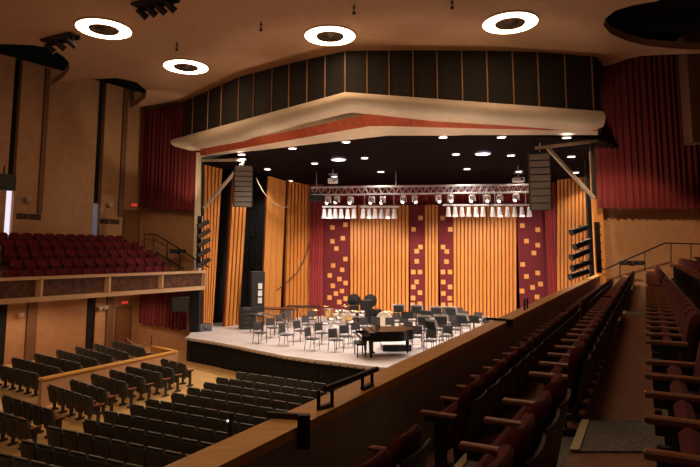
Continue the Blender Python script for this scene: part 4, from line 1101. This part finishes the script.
# drum kit
def drumkit():
    p=PZ(335,337,ZS); t=thing('drum_kit','chrome and white drum kit with cymbals left of the stage centre','drum kit',tuple(p),.2)
    R=Matrix.Rotation(math.pi/2,3,'X')
    m1=MB(); m1.lathe([(.001,-.22),(.28,-.22),(.28,.22),(.001,.22)],c=(0,0,.29),n=20,R=R); m1.build('kick_drum',M['white'],t)
    for x,y,z,r,h in ((-.22,.05,.66,.16,.22),(.2,.05,.66,.17,.24),(.62,-.35,.42,.21,.36),(-.55,-.35,.55,.18,.16)):
        m1=MB(); m1.lathe([(.001,0),(r,0),(r,h),(.001,h)],c=(x,y,z),n=16); d_=m1.build('drum',M['chrome'],t)
        m1=MB(); m1.tube((x,y,0),(x,y,z),.02,n=6); m1.build('drum_stand',M['chrome'],d_)
    for x,y,z,r in ((-.95,.1,1.25,.25),(-.45,.3,1.4,.22),(.55,.3,1.4,.25),(1.0,.0,1.15,.28),(-1.0,-.5,.95,.18)):
        m1=MB(); m1.lathe([(.001,.05),(.04,.045),(.06,.02),(r,0),(r*.98,-.01)],c=(x,y,z),n=18); c_=m1.build('cymbal',M['brass'],t)
        m1=MB(); m1.tube((x,y,z+.06),(x,y,.3),.014,n=6)
        for k in range(3):
            a=k*2.09; m1.tube((x,y,.32),(x+.25*math.cos(a),y+.25*math.sin(a),.01),.013,n=6)
        m1.build('cymbal_stand',M['chrome'],c_)
drumkit()
def extra_kit(px,py,label):
    p=PZ(px,py,ZS); t=thing('tom_rack',label,'drums',tuple(p),-.3)
    for i in range(4):
        x=-.7+.46*i; m1=MB(); m1.lathe([(.001,0),(.17,0),(.17,.28),(.001,.28)],c=(x,0,.66),n=14); m1.build('tom_drum',M['chrome'],t)
    m1=MB(); m1.beam((-.85,.0,.62),(.85,0,.62),.05)
    for x in (-.8,.8): m1.tube((x,0,.62),(x,-.2,0),.02,n=6); m1.tube((x,0,.62),(x,.25,0),.02,n=6)
    m1.build('rack',M['chrome'],t)
extra_kit(349,328.5,'row of four chrome concert toms right of the drum kit')
# dark equipment cases & amplifier racks in the left wing gap
def rack(px,py,d,w,h,label,lit=False):
    p=PD(px,py,d); t=thing('equipment_rack',label,'equipment rack',(p.x,p.y,ZS),.4)
    m1=MB(); m1.box((0,0,h/2),(w,.6,h),bev=.02); m1.build('rack_case',M['blackmetal'],t)
    m1=MB()
    for k in range(int(h/.22)): m1.box((0,-.31,.12+.22*k),(w*.85,.03,.15))
    m1.build('rack_units',M['ampdk'],t)
    if lit:
        m1=MB()
        for k in range(3): m1.box((w*.15,-.34,1.35+.38*k),(.22,.02,.30))
        m1.build('white_labels',M['whitecloth'],t)
rack(256,320,31.0,.75,2.9,'tall black equipment rack with three white sheets in the left wing gap',True)
rack(246.5,325,29.6,.7,1.1,'low black equipment case at the foot of the left wing')
q=PZ(205,331,ZS); t=thing('stage_monitor','small black floor monitor at the left front corner of the stage','loudspeaker',tuple(q),.6)
m1=MB(); m1.hexa([(-.3,-.2,0),(.3,-.2,0),(.3,.25,0),(-.3,.25,0)],[(-.3,-.02,.36),(.3,-.02,.36),(.3,.22,.36),(-.3,.22,.36)]); m1.build('cabinet',M['blackmetal'],t)
m1=MB(); m1.lathe([(.001,0),(.12,0),(.13,-.01)],c=(0,-.13,.17),n=14,R=Matrix.Rotation(math.pi/2-.45,3,'X')); m1.build('cone',M['steel'],t)
# cables of left wing
pts=[PD(256,178,31.0),PD(262,190,31.2),PD(271,202,31.8),PD(282,208,32.6),PD(290,206,33.3)]
m1=MB(); m1.path(pts,.03,n=5); solo('hanging_cable',m1,M['palepipe'],'pale cable looping in front of the plain wood wing panel','cable')
pts=[PD(310,243,35.1),PD(305,258,34.8),PD(297,273,34.2),PD(285,284,33.2),PD(277,290,32.4)]
m1=MB(); m1.path(pts,.035,n=5); solo('hanging_cable',m1,M['blackmetal'],'dark cable sagging across the slatted corner panel','cable')
for px,d_,w_,h_,l in ((354,31.5,.5,.95,'black road case under the left round disc'),(366,31.3,.6,1.25,'tall black road case between the two round discs'),(377,30.9,.45,.8,'small black road case left of the bass drum')):
    q=PD(px,320,d_); t=thing('road_case',l,'case',(q.x,q.y,ZS),.1)
    m1=MB(); m1.box((0,0,.08+h_/2),(w_,.5,h_),bev=.02); m1.build('case_body',M['blackmetal'],t)
    m1=MB(); m1.box((0,-.26,.08+h_*.3),(w_*.98,.02,.04)); m1.box((0,-.26,.08+h_*.7),(w_*.98,.02,.04)); m1.build('metal_trim',M['steel'],t)
    for sx in(-1,1):
        for sy in(-1,1):
            m1=MB(); m1.tube((sx*w_*.4,sy*.18-.02,.04),(sx*w_*.4,sy*.18+.02,.04),.04,n=8); m1.build('caster',M['steel'],t)
# ladder-like lighting boom in left gap
t=thing('wing_light_boom','dark vertical light boom behind the left hanging loudspeaker','lighting boom',tuple(PZ(248.5,319.5,ZS)))
m1=MB(); m1.tube((0,0,0),(0,0,7.8),.04); m1.tube((.35,0,2.5),(.35,0,7.8),.03)
for k in range(18): m1.tube((0,0,2.7+.29*k),(.35,0,2.7+.29*k),.02,n=5)
m1.build('mast',M['steel'],t)
for k in range(4):
    m1=MB(); m1.tube((.1,-.1,1.6+1.1*k),(.3,-.45,1.5+1.1*k),.1,.12,n=10); m1.build('lamp_head',M['steel'],t)
# ------------------------------------------------------------------ lighting of the hall
w=bpy.data.worlds.new('world'); sc.world=w; w.use_nodes=True
w.node_tree.nodes['Background'].inputs[0].default_value=(.9,.76,.62,1); w.node_tree.nodes['Background'].inputs[1].default_value=.034
# hall spots: added unseen washes, footlights and an uplight, plus side-ladder spots
for (loc,tgt,e,ang,col) in (
   ((-4,12,12.6),(-2,25,1),450,55,(1,.76,.55)),
   ((2,12,12.6),(3,25,1),450,55,(1,.76,.55)),
   ((7,14,12.2),(14.2,27.3,4.2),4600,30,(1,.66,.38)),
   ((-4,16,12.3),(-9.8,29.8,5.0),1100,22,(1,.66,.38)),
   ((-2,10,12.7),(-7,17,0),700,52,(1,.66,.36)),
   ((-3,15,12.7),(-6,22,0),900,55,(1,.70,.40)),
   ((-4.5,23.6,1.3),(-4.9,25.7,10.6),700,46,(1,.72,.5)),  # footlights: added, unseen, to brighten the arch underside
   ((-1.6,21.3,1.3),(-1.4,22.6,10.6),700,46,(1,.72,.5)),
   ((2.2,19.4,1.3),(2.1,21.6,10.6),700,46,(1,.72,.5)),
   ((6.0,19.1,1.3),(6.2,21.8,10.6),700,46,(1,.72,.5)),
   ((-6,9,3.0),(-5,14,13),300,130,(1,.64,.40)),  # unseen uplight added to brighten the ceiling
   ((8.5,22.3,5.6),(-6.5,31,5.5),1500,42,(1,.80,.60)),
   ((-6.6,27.2,5.6),(13.5,33.5,5.5),900,30,(1,.80,.60)),
   ((10.35,22.2,6.6),(12.6,25.5,9.2),420,60,(1,.70,.45)),
   ((-7.55,27.0,6.6),(-8.9,28.3,9.0),300,60,(1,.70,.45)),
   ):
    spot(loc,e,ang,col,tgt,r=.25)
def soffit(px,py,label):
    pl=LA+ln*3.6; q=ON(((pl.x,pl.y),(pl.x+lu.x,pl.y+lu.y)),px,300)
    t=thing('soffit_downlight',label,'downlight',(q.x,q.y,zbm+.02),0,'soffit downlights')
    g=MB(); g.lathe([(.001,-.03),(.09,-.03),(.10,-.01)],n=16); g.build('glowing_lens',M['down'],t)
    g=MB(); g.lathe([(.10,-.035),(.13,-.03),(.13,0)],n=16); g.build('trim_ring',M['canwhite'],t)
    spot((q.x,q.y,zbm-.05),160,150,(1,.66,.42),r=.15)
for px,l in ((10,'recessed downlight under the left balcony near the left edge'),(58,'recessed downlight under the left balcony before the pale wall bay'),(125,'recessed downlight under the left balcony before the door')): soffit(px,0,l)
